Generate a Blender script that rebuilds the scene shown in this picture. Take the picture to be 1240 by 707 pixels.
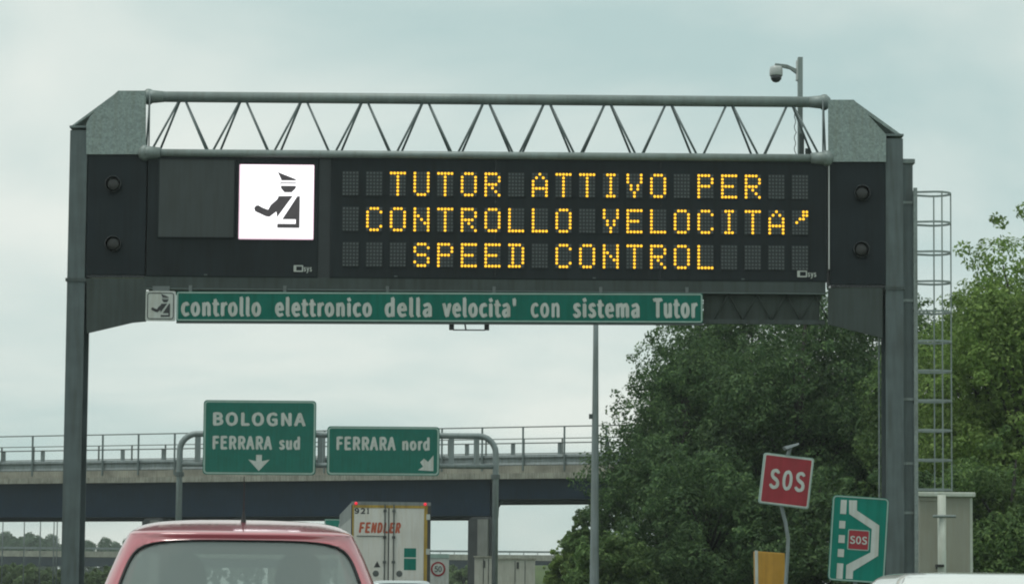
import bpy, bmesh, math, random
import numpy as np
from mathutils import Vector, Matrix, Euler

# ------------------------------------------------------------------ scene, camera, light
for o in list(bpy.data.objects):
    bpy.data.objects.remove(o)
SC = bpy.context.scene
COL = SC.collection
R = math.radians

F = 2500.0                       # focal length in pixels of a 1240 wide picture
HC = 1.22                        # eye height of a passenger
PITCH, ROLL = R(3.35), R(0.47)
CX, CY = 620.0, 564.0            # principal point (the picture is the top of a larger frame)
cam = bpy.data.cameras.new('camera')
cam.sensor_fit = 'HORIZONTAL'
cam.sensor_width = 36.0
cam.lens = 36.0 * F / 1240.0
cam.shift_y = (CY - 353.5) / 1240.0
cam.clip_start = 0.1
cam.clip_end = 6000.0
camo = bpy.data.objects.new('camera', cam)
COL.objects.link(camo)
RM = (Matrix.Rotation(math.pi / 2 + PITCH, 3, 'X') @ Matrix.Rotation(ROLL, 3, 'Z'))
camo.rotation_euler = RM.to_euler()
camo.location = (0, 0, HC)
SC.camera = camo

SUN_EL, SUN_AZ = R(70), R(235)   # azimuth clockwise from +Y
w = bpy.data.worlds.new('World')
SC.world = w
w.use_nodes = True
nt = w.node_tree
N, L = nt.nodes, nt.links
N.clear()
out = N.new('ShaderNodeOutputWorld')
bg = N.new('ShaderNodeBackground'); bg.inputs['Strength'].default_value = 0.1
sky = N.new('ShaderNodeTexSky'); sky.sky_type = 'NISHITA'; sky.sun_disc = False
sky.sun_elevation = SUN_EL; sky.sun_rotation = SUN_AZ
tc = N.new('ShaderNodeTexCoord')
sep = N.new('ShaderNodeSeparateXYZ'); L.new(tc.outputs['Generated'], sep.inputs[0])
ab = N.new('ShaderNodeMath'); ab.operation = 'ABSOLUTE'; L.new(sep.outputs['Z'], ab.inputs[0])
ad = N.new('ShaderNodeMath'); ad.operation = 'ADD'; L.new(ab.outputs[0], ad.inputs[0]); ad.inputs[1].default_value = 0.22
dx = N.new('ShaderNodeMath'); dx.operation = 'DIVIDE'; L.new(sep.outputs['X'], dx.inputs[0]); L.new(ad.outputs[0], dx.inputs[1])
dy = N.new('ShaderNodeMath'); dy.operation = 'DIVIDE'; L.new(sep.outputs['Y'], dy.inputs[0]); L.new(ad.outputs[0], dy.inputs[1])
cmb = N.new('ShaderNodeCombineXYZ'); L.new(dx.outputs[0], cmb.inputs[0]); L.new(dy.outputs[0], cmb.inputs[1])
cmb.inputs[2].default_value = 1.87
cn = N.new('ShaderNodeTexNoise'); cn.inputs['Scale'].default_value = 1.35; cn.inputs['Detail'].default_value = 6
cn.inputs['Roughness'].default_value = 0.5; cn.inputs['Distortion'].default_value = 0.3
L.new(cmb.outputs[0], cn.inputs['Vector'])
cr = N.new('ShaderNodeValToRGB')
cr.color_ramp.elements[0].position = 0.33; cr.color_ramp.elements[0].color = (0.435, 0.575, 0.560, 1)
cr.color_ramp.elements[1].position = 0.66; cr.color_ramp.elements[1].color = (0.745, 0.790, 0.735, 1)
L.new(cn.outputs['Fac'], cr.inputs['Fac'])
sc10 = N.new('ShaderNodeVectorMath'); sc10.operation = 'SCALE'; sc10.inputs['Scale'].default_value = 11.5
L.new(cr.outputs['Color'], sc10.inputs[0])
mx = N.new('ShaderNodeMix'); mx.data_type = 'RGBA'; mx.inputs['Factor'].default_value = 0.93
L.new(sky.outputs['Color'], mx.inputs[6]); L.new(sc10.outputs[0], mx.inputs[7])
L.new(mx.outputs[2], bg.inputs['Color'])
L.new(bg.outputs[0], out.inputs['Surface'])

sun = bpy.data.lights.new('sun', 'SUN'); sun.energy = 1.25; sun.angle = R(22); sun.color = (1.0, 0.965, 0.9)
suno = bpy.data.objects.new('sun', sun); COL.objects.link(suno)
sd = Vector((math.sin(SUN_AZ) * math.cos(SUN_EL), math.cos(SUN_AZ) * math.cos(SUN_EL), math.sin(SUN_EL)))
suno.rotation_euler = sd.to_track_quat('Z', 'Y').to_euler()
suno.location = (0, 0, 60)

SC.view_settings.view_transform = 'Standard'
SC.view_settings.look = 'None'
SC.view_settings.exposure = 0.0
SC.view_settings.gamma = 1.0
SC.view_settings.use_curve_mapping = False
SC.cycles.use_denoising = True
SC.cycles.filter_width = 2.0
SC.cycles.max_bounces = 8
SC.cycles.transparent_max_bounces = 12
SC.cycles.volume_bounces = 0
SC.render.film_transparent = False


def P(px, py, Y):
    """point on the plane y = Y that the camera sees at this pixel of the photograph"""
    d = RM @ Vector(((px - CX) / F, -(py - CY) / F, -1.0))
    t = Y / d.y
    return Vector((d.x * t, Y, HC + d.z * t))


# ------------------------------------------------------------------ materials
MATS = {}


def mat(name, col, rough=0.6, metal=0.0, var=0.12, scale=6.0, bump=0.0, streak=0.0, coat=0.0,
        spec=0.5, emis=None, estr=1.0, spangle=0.0, detail=4.0):
    if name in MATS:
        return MATS[name]
    m = bpy.data.materials.new(name)
    m.use_nodes = True
    n, l = m.node_tree.nodes, m.node_tree.links
    b = n['Principled BSDF']
    t = n.new('ShaderNodeTexCoord')
    ns = n.new('ShaderNodeTexNoise'); ns.inputs['Scale'].default_value = scale; ns.inputs['Detail'].default_value = detail
    l.new(t.outputs['Object'], ns.inputs['Vector'])
    r = n.new('ShaderNodeValToRGB')
    r.color_ramp.elements[0].position = 0.3; r.color_ramp.elements[1].position = 0.7
    r.color_ramp.elements[0].color = [c * (1 - var) for c in col] + [1]
    r.color_ramp.elements[1].color = [min(1, c * (1 + var)) for c in col] + [1]
    l.new(ns.outputs['Fac'], r.inputs['Fac'])
    c = r.outputs['Color']
    if streak > 0:
        mp = n.new('ShaderNodeMapping'); mp.inputs['Scale'].default_value = (9, 9, 0.7)
        l.new(t.outputs['Object'], mp.inputs['Vector'])
        s = n.new('ShaderNodeTexNoise'); s.inputs['Scale'].default_value = 1.4; s.inputs['Detail'].default_value = 5
        l.new(mp.outputs[0], s.inputs['Vector'])
        rr = n.new('ShaderNodeValToRGB')
        rr.color_ramp.elements[0].position = 0.42; rr.color_ramp.elements[1].position = 0.68
        rr.color_ramp.elements[0].color = (1, 1, 1, 1)
        k = 1 - streak
        rr.color_ramp.elements[1].color = (k, k * 0.97, k * 0.92, 1)
        l.new(s.outputs['Fac'], rr.inputs['Fac'])
        mm = n.new('ShaderNodeMix'); mm.data_type = 'RGBA'; mm.blend_type = 'MULTIPLY'; mm.inputs['Factor'].default_value = 1
        l.new(c, mm.inputs[6]); l.new(rr.outputs['Color'], mm.inputs[7])
        c = mm.outputs[2]
    if spangle > 0:
        v = n.new('ShaderNodeTexVoronoi'); v.inputs['Scale'].default_value = 26
        l.new(t.outputs['Object'], v.inputs['Vector'])
        bw = n.new('ShaderNodeRGBToBW'); l.new(v.outputs['Color'], bw.inputs[0])
        mr = n.new('ShaderNodeMapRange'); mr.inputs['To Min'].default_value = 1 - spangle; mr.inputs['To Max'].default_value = 1 + spangle
        l.new(bw.outputs[0], mr.inputs['Value'])
        vm = n.new('ShaderNodeVectorMath'); vm.operation = 'SCALE'
        l.new(c, vm.inputs[0]); l.new(mr.outputs[0], vm.inputs['Scale'])
        c = vm.outputs[0]
    l.new(c, b.inputs['Base Color'])
    b.inputs['Roughness'].default_value = rough
    b.inputs['Metallic'].default_value = metal
    b.inputs['Specular IOR Level'].default_value = spec
    b.inputs['Coat Weight'].default_value = coat
    b.inputs['Coat Roughness'].default_value = 0.06
    if emis:
        b.inputs['Emission Color'].default_value = (*emis, 1)
        b.inputs['Emission Strength'].default_value = estr
    if bump > 0:
        bn = n.new('ShaderNodeTexNoise'); bn.inputs['Scale'].default_value = scale * 5; bn.inputs['Detail'].default_value = 5
        l.new(t.outputs['Object'], bn.inputs['Vector'])
        bp = n.new('ShaderNodeBump'); bp.inputs['Strength'].default_value = bump; bp.inputs['Distance'].default_value = 0.02
        l.new(bn.outputs['Fac'], bp.inputs['Height']); l.new(bp.outputs[0], b.inputs['Normal'])
    MATS[name] = m
    return m


def leaf_mat(name, dark, mid, light):
    m = bpy.data.materials.new(name); m.use_nodes = True
    n, l = m.node_tree.nodes, m.node_tree.links
    n.remove(n['Principled BSDF'])
    o = n['Material Output']
    g = n.new('ShaderNodeNewGeometry')
    r = n.new('ShaderNodeValToRGB')
    r.color_ramp.elements[0].color = (*dark, 1); r.color_ramp.elements[0].position = 0.05
    r.color_ramp.elements[1].color = (*light, 1); r.color_ramp.elements[1].position = 0.97
    e = r.color_ramp.elements.new(0.55); e.color = (*mid, 1)
    l.new(g.outputs['Random Per Island'], r.inputs['Fac'])
    t = n.new('ShaderNodeTexCoord')
    ns = n.new('ShaderNodeTexNoise'); ns.inputs['Scale'].default_value = 0.8; ns.inputs['Detail'].default_value = 2
    l.new(t.outputs['Object'], ns.inputs['Vector'])
    mr = n.new('ShaderNodeMapRange'); mr.inputs['From Min'].default_value = 0.3; mr.inputs['From Max'].default_value = 0.7
    mr.inputs['To Min'].default_value = 0.65; mr.inputs['To Max'].default_value = 1.35
    l.new(ns.outputs['Fac'], mr.inputs['Value'])
    vm = n.new('ShaderNodeVectorMath'); vm.operation = 'SCALE'
    l.new(r.outputs['Color'], vm.inputs[0]); l.new(mr.outputs[0], vm.inputs['Scale'])
    d = n.new('ShaderNodeBsdfPrincipled'); d.inputs['Roughness'].default_value = 0.6
    d.inputs['Specular IOR Level'].default_value = 0.25
    tr = n.new('ShaderNodeBsdfTranslucent')
    l.new(vm.outputs[0], d.inputs['Base Color']); l.new(vm.outputs[0], tr.inputs['Color'])
    mxs = n.new('ShaderNodeMixShader'); mxs.inputs[0].default_value = 0.38
    l.new(d.outputs[0], mxs.inputs[1]); l.new(tr.outputs[0], mxs.inputs[2])
    l.new(mxs.outputs[0], o.inputs['Surface'])
    MATS[name] = m
    return m


def glass_mat(name, tint, pale_veil=0.06, refl=(0.10, 0.7)):
    m = bpy.data.materials.new(name); m.use_nodes = True
    n, l = m.node_tree.nodes, m.node_tree.links
    n.remove(n['Principled BSDF'])
    o = n['Material Output']
    t = n.new('ShaderNodeTexCoord')
    ns = n.new('ShaderNodeTexNoise'); ns.inputs['Scale'].default_value = 7; l.new(t.outputs['Object'], ns.inputs['Vector'])
    mr = n.new('ShaderNodeMapRange'); mr.inputs['To Min'].default_value = 0.03; mr.inputs['To Max'].default_value = 0.09
    l.new(ns.outputs['Fac'], mr.inputs['Value'])
    tr = n.new('ShaderNodeBsdfTransparent'); tr.inputs['Color'].default_value = (*tint, 1)
    gl = n.new('ShaderNodeBsdfGlossy'); gl.inputs['Color'].default_value = (0.95, 1, 0.98, 1)
    l.new(mr.outputs[0], gl.inputs['Roughness'])
    df = n.new('ShaderNodeBsdfDiffuse'); df.inputs['Color'].default_value = (0.40, 0.47, 0.45, 1)  # dust film; its pale colour also stands in for reflected sky
    fw = n.new('ShaderNodeLayerWeight'); fw.inputs['Blend'].default_value = 0.5
    pw = n.new('ShaderNodeMath'); pw.operation = 'POWER'; l.new(fw.outputs['Facing'], pw.inputs[0]); pw.inputs[1].default_value = 3.5
    lw = n.new('ShaderNodeMapRange'); lw.inputs['To Min'].default_value = refl[0]; lw.inputs['To Max'].default_value = refl[1]
    l.new(pw.outputs[0], lw.inputs['Value'])
    a = n.new('ShaderNodeMixShader'); l.new(lw.outputs[0], a.inputs[0]); l.new(tr.outputs[0], a.inputs[1]); l.new(gl.outputs[0], a.inputs[2])
    b = n.new('ShaderNodeMixShader'); b.inputs[0].default_value = pale_veil
    l.new(a.outputs[0], b.inputs[1]); l.new(df.outputs[0], b.inputs[2])
    l.new(b.outputs[0], o.inputs['Surface'])
    MATS[name] = m
    return m


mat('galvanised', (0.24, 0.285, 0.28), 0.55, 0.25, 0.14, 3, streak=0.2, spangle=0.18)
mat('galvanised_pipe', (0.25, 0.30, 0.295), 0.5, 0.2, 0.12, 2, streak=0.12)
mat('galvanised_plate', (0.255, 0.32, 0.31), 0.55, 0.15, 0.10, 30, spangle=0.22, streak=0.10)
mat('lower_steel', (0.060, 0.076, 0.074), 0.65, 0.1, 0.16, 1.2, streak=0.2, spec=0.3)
mat('post_steel', (0.105, 0.135, 0.140), 0.55, 0.2, 0.12, 3, streak=0.22)
mat('brace_steel', (0.13, 0.165, 0.165), 0.5, 0.2, 0.15, 3)
mat('dull_steel', (0.098, 0.123, 0.123), 0.6, 0.2, 0.14, 1.2, streak=0.16)
mat('panel_dark', (0.062, 0.076, 0.070), 0.7, 0, 0.25, 1.5, streak=0.25, spec=0.2)
mat('cabinet_dark', (0.015, 0.021, 0.0245), 0.5, 0, 0.22, 0.9, streak=0.2, spec=0.22)
mat('signal_dark', (0.015, 0.022, 0.027), 0.5, 0, 0.25, 0.9, streak=0.2, spec=0.22)
mat('screen_grey', (0.042, 0.053, 0.054), 0.5, 0, 0.08, 2, streak=0.15)
mat('module_dark', (0.023, 0.030, 0.033), 0.5, 0, 0.1, 6)
mat('led_off', (0.10, 0.12, 0.12), 0.35, 0, 0.15, 30)
mat('led_amber', (0.6, 0.35, 0.02), 0.4, 0, 0.1, 40, emis=(1.0, 0.54, 0.024), estr=1.4)
mat('picto_white', (0.8, 0.78, 0.8), 0.4, 0, 0.02, 12, emis=(1.0, 0.97, 1.0), estr=1.25)
mat('picto_ink', (0.10, 0.085, 0.095), 0.5, 0, 0.15, 20, emis=(0.5, 0.4, 0.45), estr=0.03)
mat('picto_glow', (0.8, 0.6, 0.7), 0.4, 0, 0.1, 5, emis=(1.0, 0.66, 0.80), estr=0.62)  # pink emission imitating the glow around the lit pictogram
mat('picto_line', (0.4, 0.36, 0.38), 0.5, 0, 0.1, 20)
mat('sign_green', (0.004, 0.140, 0.105), 0.45, 0, 0.10, 2.2, streak=0.12, spec=0.2)
mat('sign_teal', (0.005, 0.19, 0.145), 0.45, 0, 0.1, 2.5, streak=0.12, spec=0.2)
mat('sign_white', (0.52, 0.56, 0.53), 0.5, 0, 0.07, 5, streak=0.14)
mat('sign_border', (0.30, 0.42, 0.37), 0.5, 0, 0.1, 5)
mat('sign_back', (0.14, 0.16, 0.16), 0.5, 0.3, 0.1, 4)
mat('sign_red', (0.30, 0.018, 0.030), 0.4, 0, 0.1, 4, streak=0.15)
mat('sign_ink', (0.03, 0.032, 0.035), 0.5, 0, 0.15, 8)
mat('box_yellow', (0.50, 0.27, 0.035), 0.5, 0, 0.12, 4, streak=0.25)
mat('kiosk_wall', (0.32, 0.325, 0.275), 0.65, 0, 0.06, 2, streak=0.06)
mat('kiosk_roof', (0.52, 0.57, 0.51), 0.6, 0, 0.08, 5, streak=0.1)
mat('concrete', (0.30, 0.30, 0.255), 0.85, 0, 0.2, 1.6, bump=0.3, streak=0.35)
mat('deck_edge', (0.29, 0.28, 0.235), 0.85, 0, 0.34, 0.9, bump=0.3, streak=0.28)
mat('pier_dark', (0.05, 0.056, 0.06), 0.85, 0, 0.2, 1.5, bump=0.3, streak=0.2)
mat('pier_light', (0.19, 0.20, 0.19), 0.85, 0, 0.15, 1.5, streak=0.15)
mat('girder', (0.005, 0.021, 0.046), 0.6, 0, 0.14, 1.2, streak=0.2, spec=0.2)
mat('bearing', (0.04, 0.045, 0.05), 0.6, 0.2, 0.2, 8)
mat('rail_steel', (0.11, 0.125, 0.12), 0.55, 0.4, 0.15, 3)
mat('guard_steel', (0.19, 0.225, 0.23), 0.5, 0.4, 0.14, 2, streak=0.25)
mat('portal_steel', (0.24, 0.285, 0.29), 0.5, 0.35, 0.1, 3, streak=0.15)
mat('asphalt', (0.05, 0.05, 0.05), 0.9, 0, 0.25, 3, bump=0.4)
mat('paint_white', (0.72, 0.72, 0.69), 0.6, 0, 0.1, 8)
mat('grass', (0.07, 0.105, 0.035), 0.95, 0, 0.35, 0.5, bump=0.6)
mat('bark', (0.028, 0.026, 0.022), 0.9, 0, 0.3, 8, bump=0.5)
mat('red_paint', (0.52, 0.075, 0.105), 0.3, 0.0, 0.06, 3, coat=1.0, spec=1.0)
MATS['red_paint'].node_tree.nodes['Principled BSDF'].inputs['Coat IOR'].default_value = 2.1
mat('white_paint', (0.78, 0.80, 0.78), 0.3, 0, 0.03, 3, coat=1.0)
mat('silver_paint', (0.50, 0.55, 0.55), 0.35, 0.3, 0.04, 3, coat=1.0)
mat('black_trim', (0.02, 0.021, 0.022), 0.5, 0, 0.15, 12)
mat('tyre', (0.02, 0.02, 0.02), 0.85, 0, 0.2, 15)
mat('rim', (0.4, 0.41, 0.41), 0.35, 0.7, 0.08, 10)
mat('lamp_red', (0.35, 0.012, 0.012), 0.2, 0, 0.08, 10, coat=1)
mat('lamp_red_lit', (0.5, 0.01, 0.02), 0.3, 0, 0.05, 10, emis=(1, 0.03, 0.06), estr=0.75)
mat('plate', (0.6, 0.6, 0.57), 0.5, 0, 0.06, 10)
mat('seat_cloth', (0.035, 0.037, 0.038), 0.9, 0, 0.2, 12)
mat('trailer_door', (0.70, 0.70, 0.65), 0.55, 0, 0.06, 1.6, streak=0.08)
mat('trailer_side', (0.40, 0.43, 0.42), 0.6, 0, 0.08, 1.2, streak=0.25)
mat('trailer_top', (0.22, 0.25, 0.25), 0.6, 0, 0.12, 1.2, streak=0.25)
mat('trailer_yellow', (0.44, 0.30, 0.05), 0.5, 0, 0.14, 3, streak=0.3)
mat('trailer_dark', (0.05, 0.052, 0.05), 0.6, 0, 0.2, 5)
mat('letter_red', (0.50, 0.10, 0.045), 0.5, 0, 0.1, 5)
mat('dome_white', (0.50, 0.53, 0.52), 0.4, 0, 0.05, 8)
mat('dome_smoke', (0.05, 0.055, 0.06), 0.15, 0, 0.1, 8)
mat('lens_dark', (0.012, 0.014, 0.016), 0.2, 0, 0.2, 15)
mat('lens_amber', (0.028, 0.028, 0.027), 0.4, 0, 0.2, 15)
mat('hut_wall', (0.40, 0.40, 0.36), 0.7, 0, 0.1, 2, streak=0.14)
mat('solar', (0.35, 0.38, 0.40), 0.3, 0.3, 0.1, 6)
leaf_mat('leaf_dark', (0.052, 0.102, 0.042), (0.082, 0.152, 0.060), (0.140, 0.225, 0.08))
leaf_mat('leaf_mid', (0.076, 0.14, 0.047), (0.12, 0.205, 0.068), (0.19, 0.285, 0.09))
leaf_mat('leaf_bright', (0.125, 0.205, 0.05), (0.20, 0.31, 0.08), (0.28, 0.39, 0.11))
leaf_mat('leaf_far', (0.075, 0.130, 0.080), (0.10, 0.165, 0.095), (0.125, 0.195, 0.105))
leaf_mat('leaf_grass', (0.085, 0.135, 0.055), (0.12, 0.18, 0.075), (0.17, 0.23, 0.10))
glass_mat('car_glass', (0.80, 0.88, 0.85), 0.40)
glass_mat('side_glass', (0.30, 0.34, 0.33), 0.10, (0.04, 0.12))
glass_mat('clear_glass', (0.86, 0.92, 0.90), 0.5, (0.04, 0.12))
M = MATS


# ------------------------------------------------------------------ mesh helpers
class MB:
    def __init__(self, off=(0, 0, 0)):
        self.v, self.f, self.off = [], [], Vector(off)

    def add(self, vs, fs):
        k = len(self.v)
        self.v += [Vector(p) for p in vs]
        self.f += [tuple(i + k for i in q) for q in fs]
        return self

    def box(self, x0, x1, y0, y1, z0, z1):
        vs = [(x, y, z) for z in (z0, z1) for (x, y) in ((x0, y0), (x1, y0), (x1, y1), (x0, y1))]
        return self.add(vs, [(3, 2, 1, 0), (4, 5, 6, 7), (0, 1, 5, 4), (1, 2, 6, 5), (2, 3, 7, 6), (3, 0, 4, 7)])

    def prism(self, poly, y0, y1):
        """polygon in x,z seen from -y (any winding) made solid from y0 (front) to y1 (back)"""
        a = sum(poly[i - 1][0] * poly[i][1] - poly[i][0] * poly[i - 1][1] for i in range(len(poly)))
        if a < 0:
            poly = poly[::-1]
        n = len(poly)
        vs = [(x, y0, z) for x, z in poly] + [(x, y1, z) for x, z in poly]
        fs = [tuple(range(n)), tuple(range(2 * n - 1, n - 1, -1))]
        fs += [(i, i + n, (i + 1) % n + n, (i + 1) % n) for i in range(n)]
        return self.add(vs, fs)

    def rrect(self, x0, x1, z0, z1, r, y0, y1, seg=5):
        return self.prism(rr_poly(x0, x1, z0, z1, r, seg), y0, y1)

    def rring(self, x0, x1, z0, z1, r, t, y0, y1, seg=5):
        a = rr_poly(x0, x1, z0, z1, r, seg)
        b = rr_poly(x0 + t, x1 - t, z0 + t, z1 - t, max(r - t, 0.001), seg)
        n = len(a)
        vs = [(x, y0, z) for x, z in a] + [(x, y0, z) for x, z in b] + [(x, y1, z) for x, z in a] + [(x, y1, z) for x, z in b]
        fs = []
        for i in range(n):
            j = (i + 1) % n
            fs += [(i, j, j + n, i + n), (i + 2 * n, i + 3 * n, j + 3 * n, j + 2 * n),
                   (i, i + 2 * n, j + 2 * n, j), (i + n, j + n, j + 3 * n, i + 3 * n)]
        return self.add(vs, fs)

    def path(self, pts, r, n=10, caps=True):
        pts = [Vector(p) for p in pts]
        rs = r if isinstance(r, (list, tuple)) else [r] * len(pts)
        vs, fs = [], []
        t = (pts[1] - pts[0]).normalized()
        u = t.orthogonal().normalized()
        for i, p in enumerate(pts):
            if i == 0: tt = (pts[1] - p).normalized()
            elif i == len(pts) - 1: tt = (p - pts[i - 1]).normalized()
            else: tt = ((pts[i + 1] - p).normalized() + (p - pts[i - 1]).normalized()).normalized()
            u = (u - tt * u.dot(tt)).normalized()
            q = tt.cross(u)
            for k in range(n):
                a = 2 * math.pi * k / n
                vs.append(p + (u * math.cos(a) + q * math.sin(a)) * rs[i])
        for i in range(len(pts) - 1):
            for k in range(n):
                k2 = (k + 1) % n
                fs.append((i * n + k, i * n + k2, (i + 1) * n + k2, (i + 1) * n + k))
        if caps:
            fs.append(tuple(range(n - 1, -1, -1)))
            fs.append(tuple(range((len(pts) - 1) * n, len(pts) * n)))
        return self.add(vs, fs)

    def lathe(self, prof, c=(0, 0, 0), axis='Z', n=16):
        vs, fs = [], []
        c = Vector(c)
        for (r, h) in prof:
            for k in range(n):
                a = 2 * math.pi * k / n
                if axis == 'Z': p = Vector((r * math.cos(a), r * math.sin(a), h))
                elif axis == 'Y': p = Vector((r * math.cos(a), h, r * math.sin(a)))
                else: p = Vector((h, r * math.cos(a), r * math.sin(a)))
                vs.append(c + p)
        for i in range(len(prof) - 1):
            for k in range(n):
                k2 = (k + 1) % n
                fs.append((i * n + k, i * n + k2, (i + 1) * n + k2, (i + 1) * n + k))
        fs.append(tuple(range(n - 1, -1, -1)))
        fs.append(tuple(range((len(prof) - 1) * n, len(prof) * n)))
        return self.add(vs, fs)

    def xform(self, m):
        self.v = [m @ p for p in self.v]
        return self

    def build(self, name, material, parent=None, smooth=False, bevel=0.0):
        me = bpy.data.meshes.new(name)
        me.from_pydata([tuple(p - self.off) for p in self.v], [], self.f)
        me.validate()
        me.materials.append(M[material])
        if smooth:
            me.polygons.foreach_set('use_smooth', [True] * len(me.polygons))
        o = bpy.data.objects.new(name, me)
        COL.objects.link(o)
        if parent:
            o.parent = parent
        if bevel > 0:
            b = o.modifiers.new('bevel', 'BEVEL'); b.width = bevel; b.segments = 2; b.limit_method = 'ANGLE'
        return o


def rr_poly(x0, x1, z0, z1, r, seg=5):
    pts = []
    for cx, cz, a0 in ((x1 - r, z0 + r, -90), (x1 - r, z1 - r, 0), (x0 + r, z1 - r, 90), (x0 + r, z0 + r, 180)):
        for k in range(seg + 1):
            a = R(a0 + 90 * k / seg)
            pts.append((cx + r * math.cos(a), cz + r * math.sin(a)))
    return pts


def tag(o, label=None, cat=None, group=None, kind=None):
    if label: o['label'] = label
    if cat: o['category'] = cat
    if group: o['group'] = group
    if kind: o['kind'] = kind
    return o


def thing(name, loc, label, cat, group=None, rot=(0, 0, 0)):
    o = bpy.data.objects.new(name, None)
    o.empty_display_size = 0.3
    COL.objects.link(o)
    o.location = loc; o.rotation_euler = rot
    return tag(o, label, cat, group)


TXT = {}
try:                                          # the sans that ships with Blender, else its built-in one
    import os
    SANS = bpy.data.fonts.load(os.path.join(bpy.utils.system_resource('DATAFILES'), 'fonts', 'Noto Sans CJK Regular.woff2'))
except Exception:
    SANS = None


def text_mesh(s, bold=0.0):
    if (s, bold) in TXT: return TXT[(s, bold)]
    cu = bpy.data.curves.new('text', 'FONT'); cu.body = s; cu.size = 1; cu.offset = bold
    if SANS: cu.font = SANS
    cu.resolution_u = 4; cu.space_character = 1.1 if len(s) > 2 else 1.0
    o = bpy.data.objects.new('text', cu); COL.objects.link(o)
    dg = bpy.context.evaluated_depsgraph_get()
    me = o.evaluated_get(dg).to_mesh()
    vs = [(p.co.x, p.co.y) for p in me.vertices]
    fs = [tuple(p.vertices) for p in me.polygons]
    o.evaluated_get(dg).to_mesh_clear()
    bpy.data.objects.remove(o); bpy.data.curves.remove(cu)
    x0 = min(p[0] for p in vs); x1 = max(p[0] for p in vs); y0 = min(p[1] for p in vs); y1 = max(p[1] for p in vs)
    TXT[(s, bold)] = ([((x - x0) / (x1 - x0), (y - y0) / (y1 - y0)) for x, y in vs], fs)
    return TXT[(s, bold)]


def put_text(mb, s, x0, x1, z0, z1, y, bold=0.0, slant=0.0):
    """lettering fitted to a box; bold letters are the outline laid five times, each layer a hair in front of the last"""
    vs, fs = text_mesh(s)
    h = z1 - z0
    b = bold * 1.35 * h
    for i, (ux, uz) in enumerate(((0, 0), (-1, 0.35), (1, -0.35), (-0.35, -0.8), (0.35, 0.8)) if bold > 0 else ((0, 0),)):
        mb.add([(x0 + b + u * (x1 - x0 - 2 * b) + ux * b + slant * v * h, y - 0.0007 * i, z0 + b * .8 + v * (h - 1.6 * b) + uz * b) for u, v in vs], fs)
    return mb


# ------------------------------------------------------------------ the ground, road and far land
def curve_x(y):
    d = max(0.0, y - 20.0)
    return -0.0013 * d * d if d < 200 else -0.0013 * 40000 - 0.52 * (d - 200)


gm = MB()
gm.add([(-2500, -600, 0), (2500, -600, 0), (2500, 4500, 0), (-2500, 4500, 0)], [(0, 1, 2, 3)])
tag(gm.build('ground', 'grass'), kind='structure')


def strip(name, x0, x1, z, material, y0=-60, y1=330, step=6, dash=None):
    m = MB()
    y = y0
    while y < y1:
        ye = min(y + step, y1)
        if dash is None or int((y - y0) / step) % dash == 0:
            m.add([(x0 + curve_x(y), y, z), (x1 + curve_x(y), y, z), (x1 + curve_x(ye), ye, z), (x0 + curve_x(ye), ye, z)], [(0, 1, 2, 3)])
        y = ye
    return tag(m.build(name, material), kind='structure')


strip('road', -7.9, 6.9, 0.012, 'asphalt')
strip('opposite_road', -26.0, -11.2, 0.012, 'asphalt')
strip('edge_line', -7.2, -7.0, 0.018, 'paint_white')
strip('edge_line', 4.1, 4.3, 0.018, 'paint_white')
strip('lane_line', -3.42, -3.27, 0.018, 'paint_white', step=4, dash=3)
strip('lane_line', 0.33, 0.48, 0.018, 'paint_white', step=4, dash=3)


def bank(name, ridge, half, base_half, seed):
    """long grassy mound: ridge = [(x, y, height)], half width of the top and of the foot"""
    rnd = random.Random(seed)
    m = MB(); vs = []; fs = []
    prof = [(-1, 0), (-0.72, 0.35), (-0.4, 0.8), (-0.18, 1), (0.18, 1), (0.4, 0.8), (0.72, 0.35), (1, 0)]
    n = len(prof)
    for i, (x, y, h) in enumerate(ridge):
        a = Vector(ridge[max(0, i - 1)][:2]); b = Vector(ridge[min(len(ridge) - 1, i + 1)][:2])
        t = (b - a).normalized(); q = Vector((-t.y, t.x))
        for (s, k) in prof:
            p = Vector((x, y)) + q * s * base_half
            vs.append((p.x, p.y, -0.15 + k * h * (1 + rnd.uniform(-.05, .05))))
    for i in range(len(ridge) - 1):
        for k in range(n - 1):
            fs.append((i * n + k, (i + 1) * n + k, (i + 1) * n + k + 1, i * n + k + 1))
    m.add(vs, fs)
    return tag(m.build(name, 'grass', smooth=True), kind='structure')


bank('embankment', [(-95, 190, 5.6), (-75, 184, 5.4), (-60, 180, 4.6), (-50, 177, 3.2), (-43, 175, 1.6), (-38, 174, 0.1)], 3, 13, 1)
bank('roadside_bank', [(8.5, 18, 0.1), (12.5, 30, 0.5), (13.5, 42, 0.9), (14, 60, 0.8), (11, 80, 0.6), (9, 96, 0.1)], 2, 4.8, 2)
bank('field_bank', [(-12, 235, 0.2), (-7, 230, 3.0), (0, 226, 3.6), (14, 222, 3.8), (30, 218, 3.0)], 3, 12, 3)

# ------------------------------------------------------------------ sign gantry over the carriageway
YG = 38.4


def g(px, py, dy=0.0):
    return P(px, py, YG + dy)


def gpoly(pts, dy=0.0):
    return [(g(x, y, dy).x, g(x, y, dy).z) for x, y in pts]


GB = Vector((g(590, 400).x, YG, 0))
gantry = thing('sign_gantry', GB, 'grey galvanised steel gantry spanning the road with a lattice truss beam', 'gantry')


def gm_():
    return MB(GB)


def gtube(name, pts, r, material='galvanised_pipe', n=10):
    return gm_().path(pts, r, n).build(name, material, gantry, smooth=True)


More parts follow.
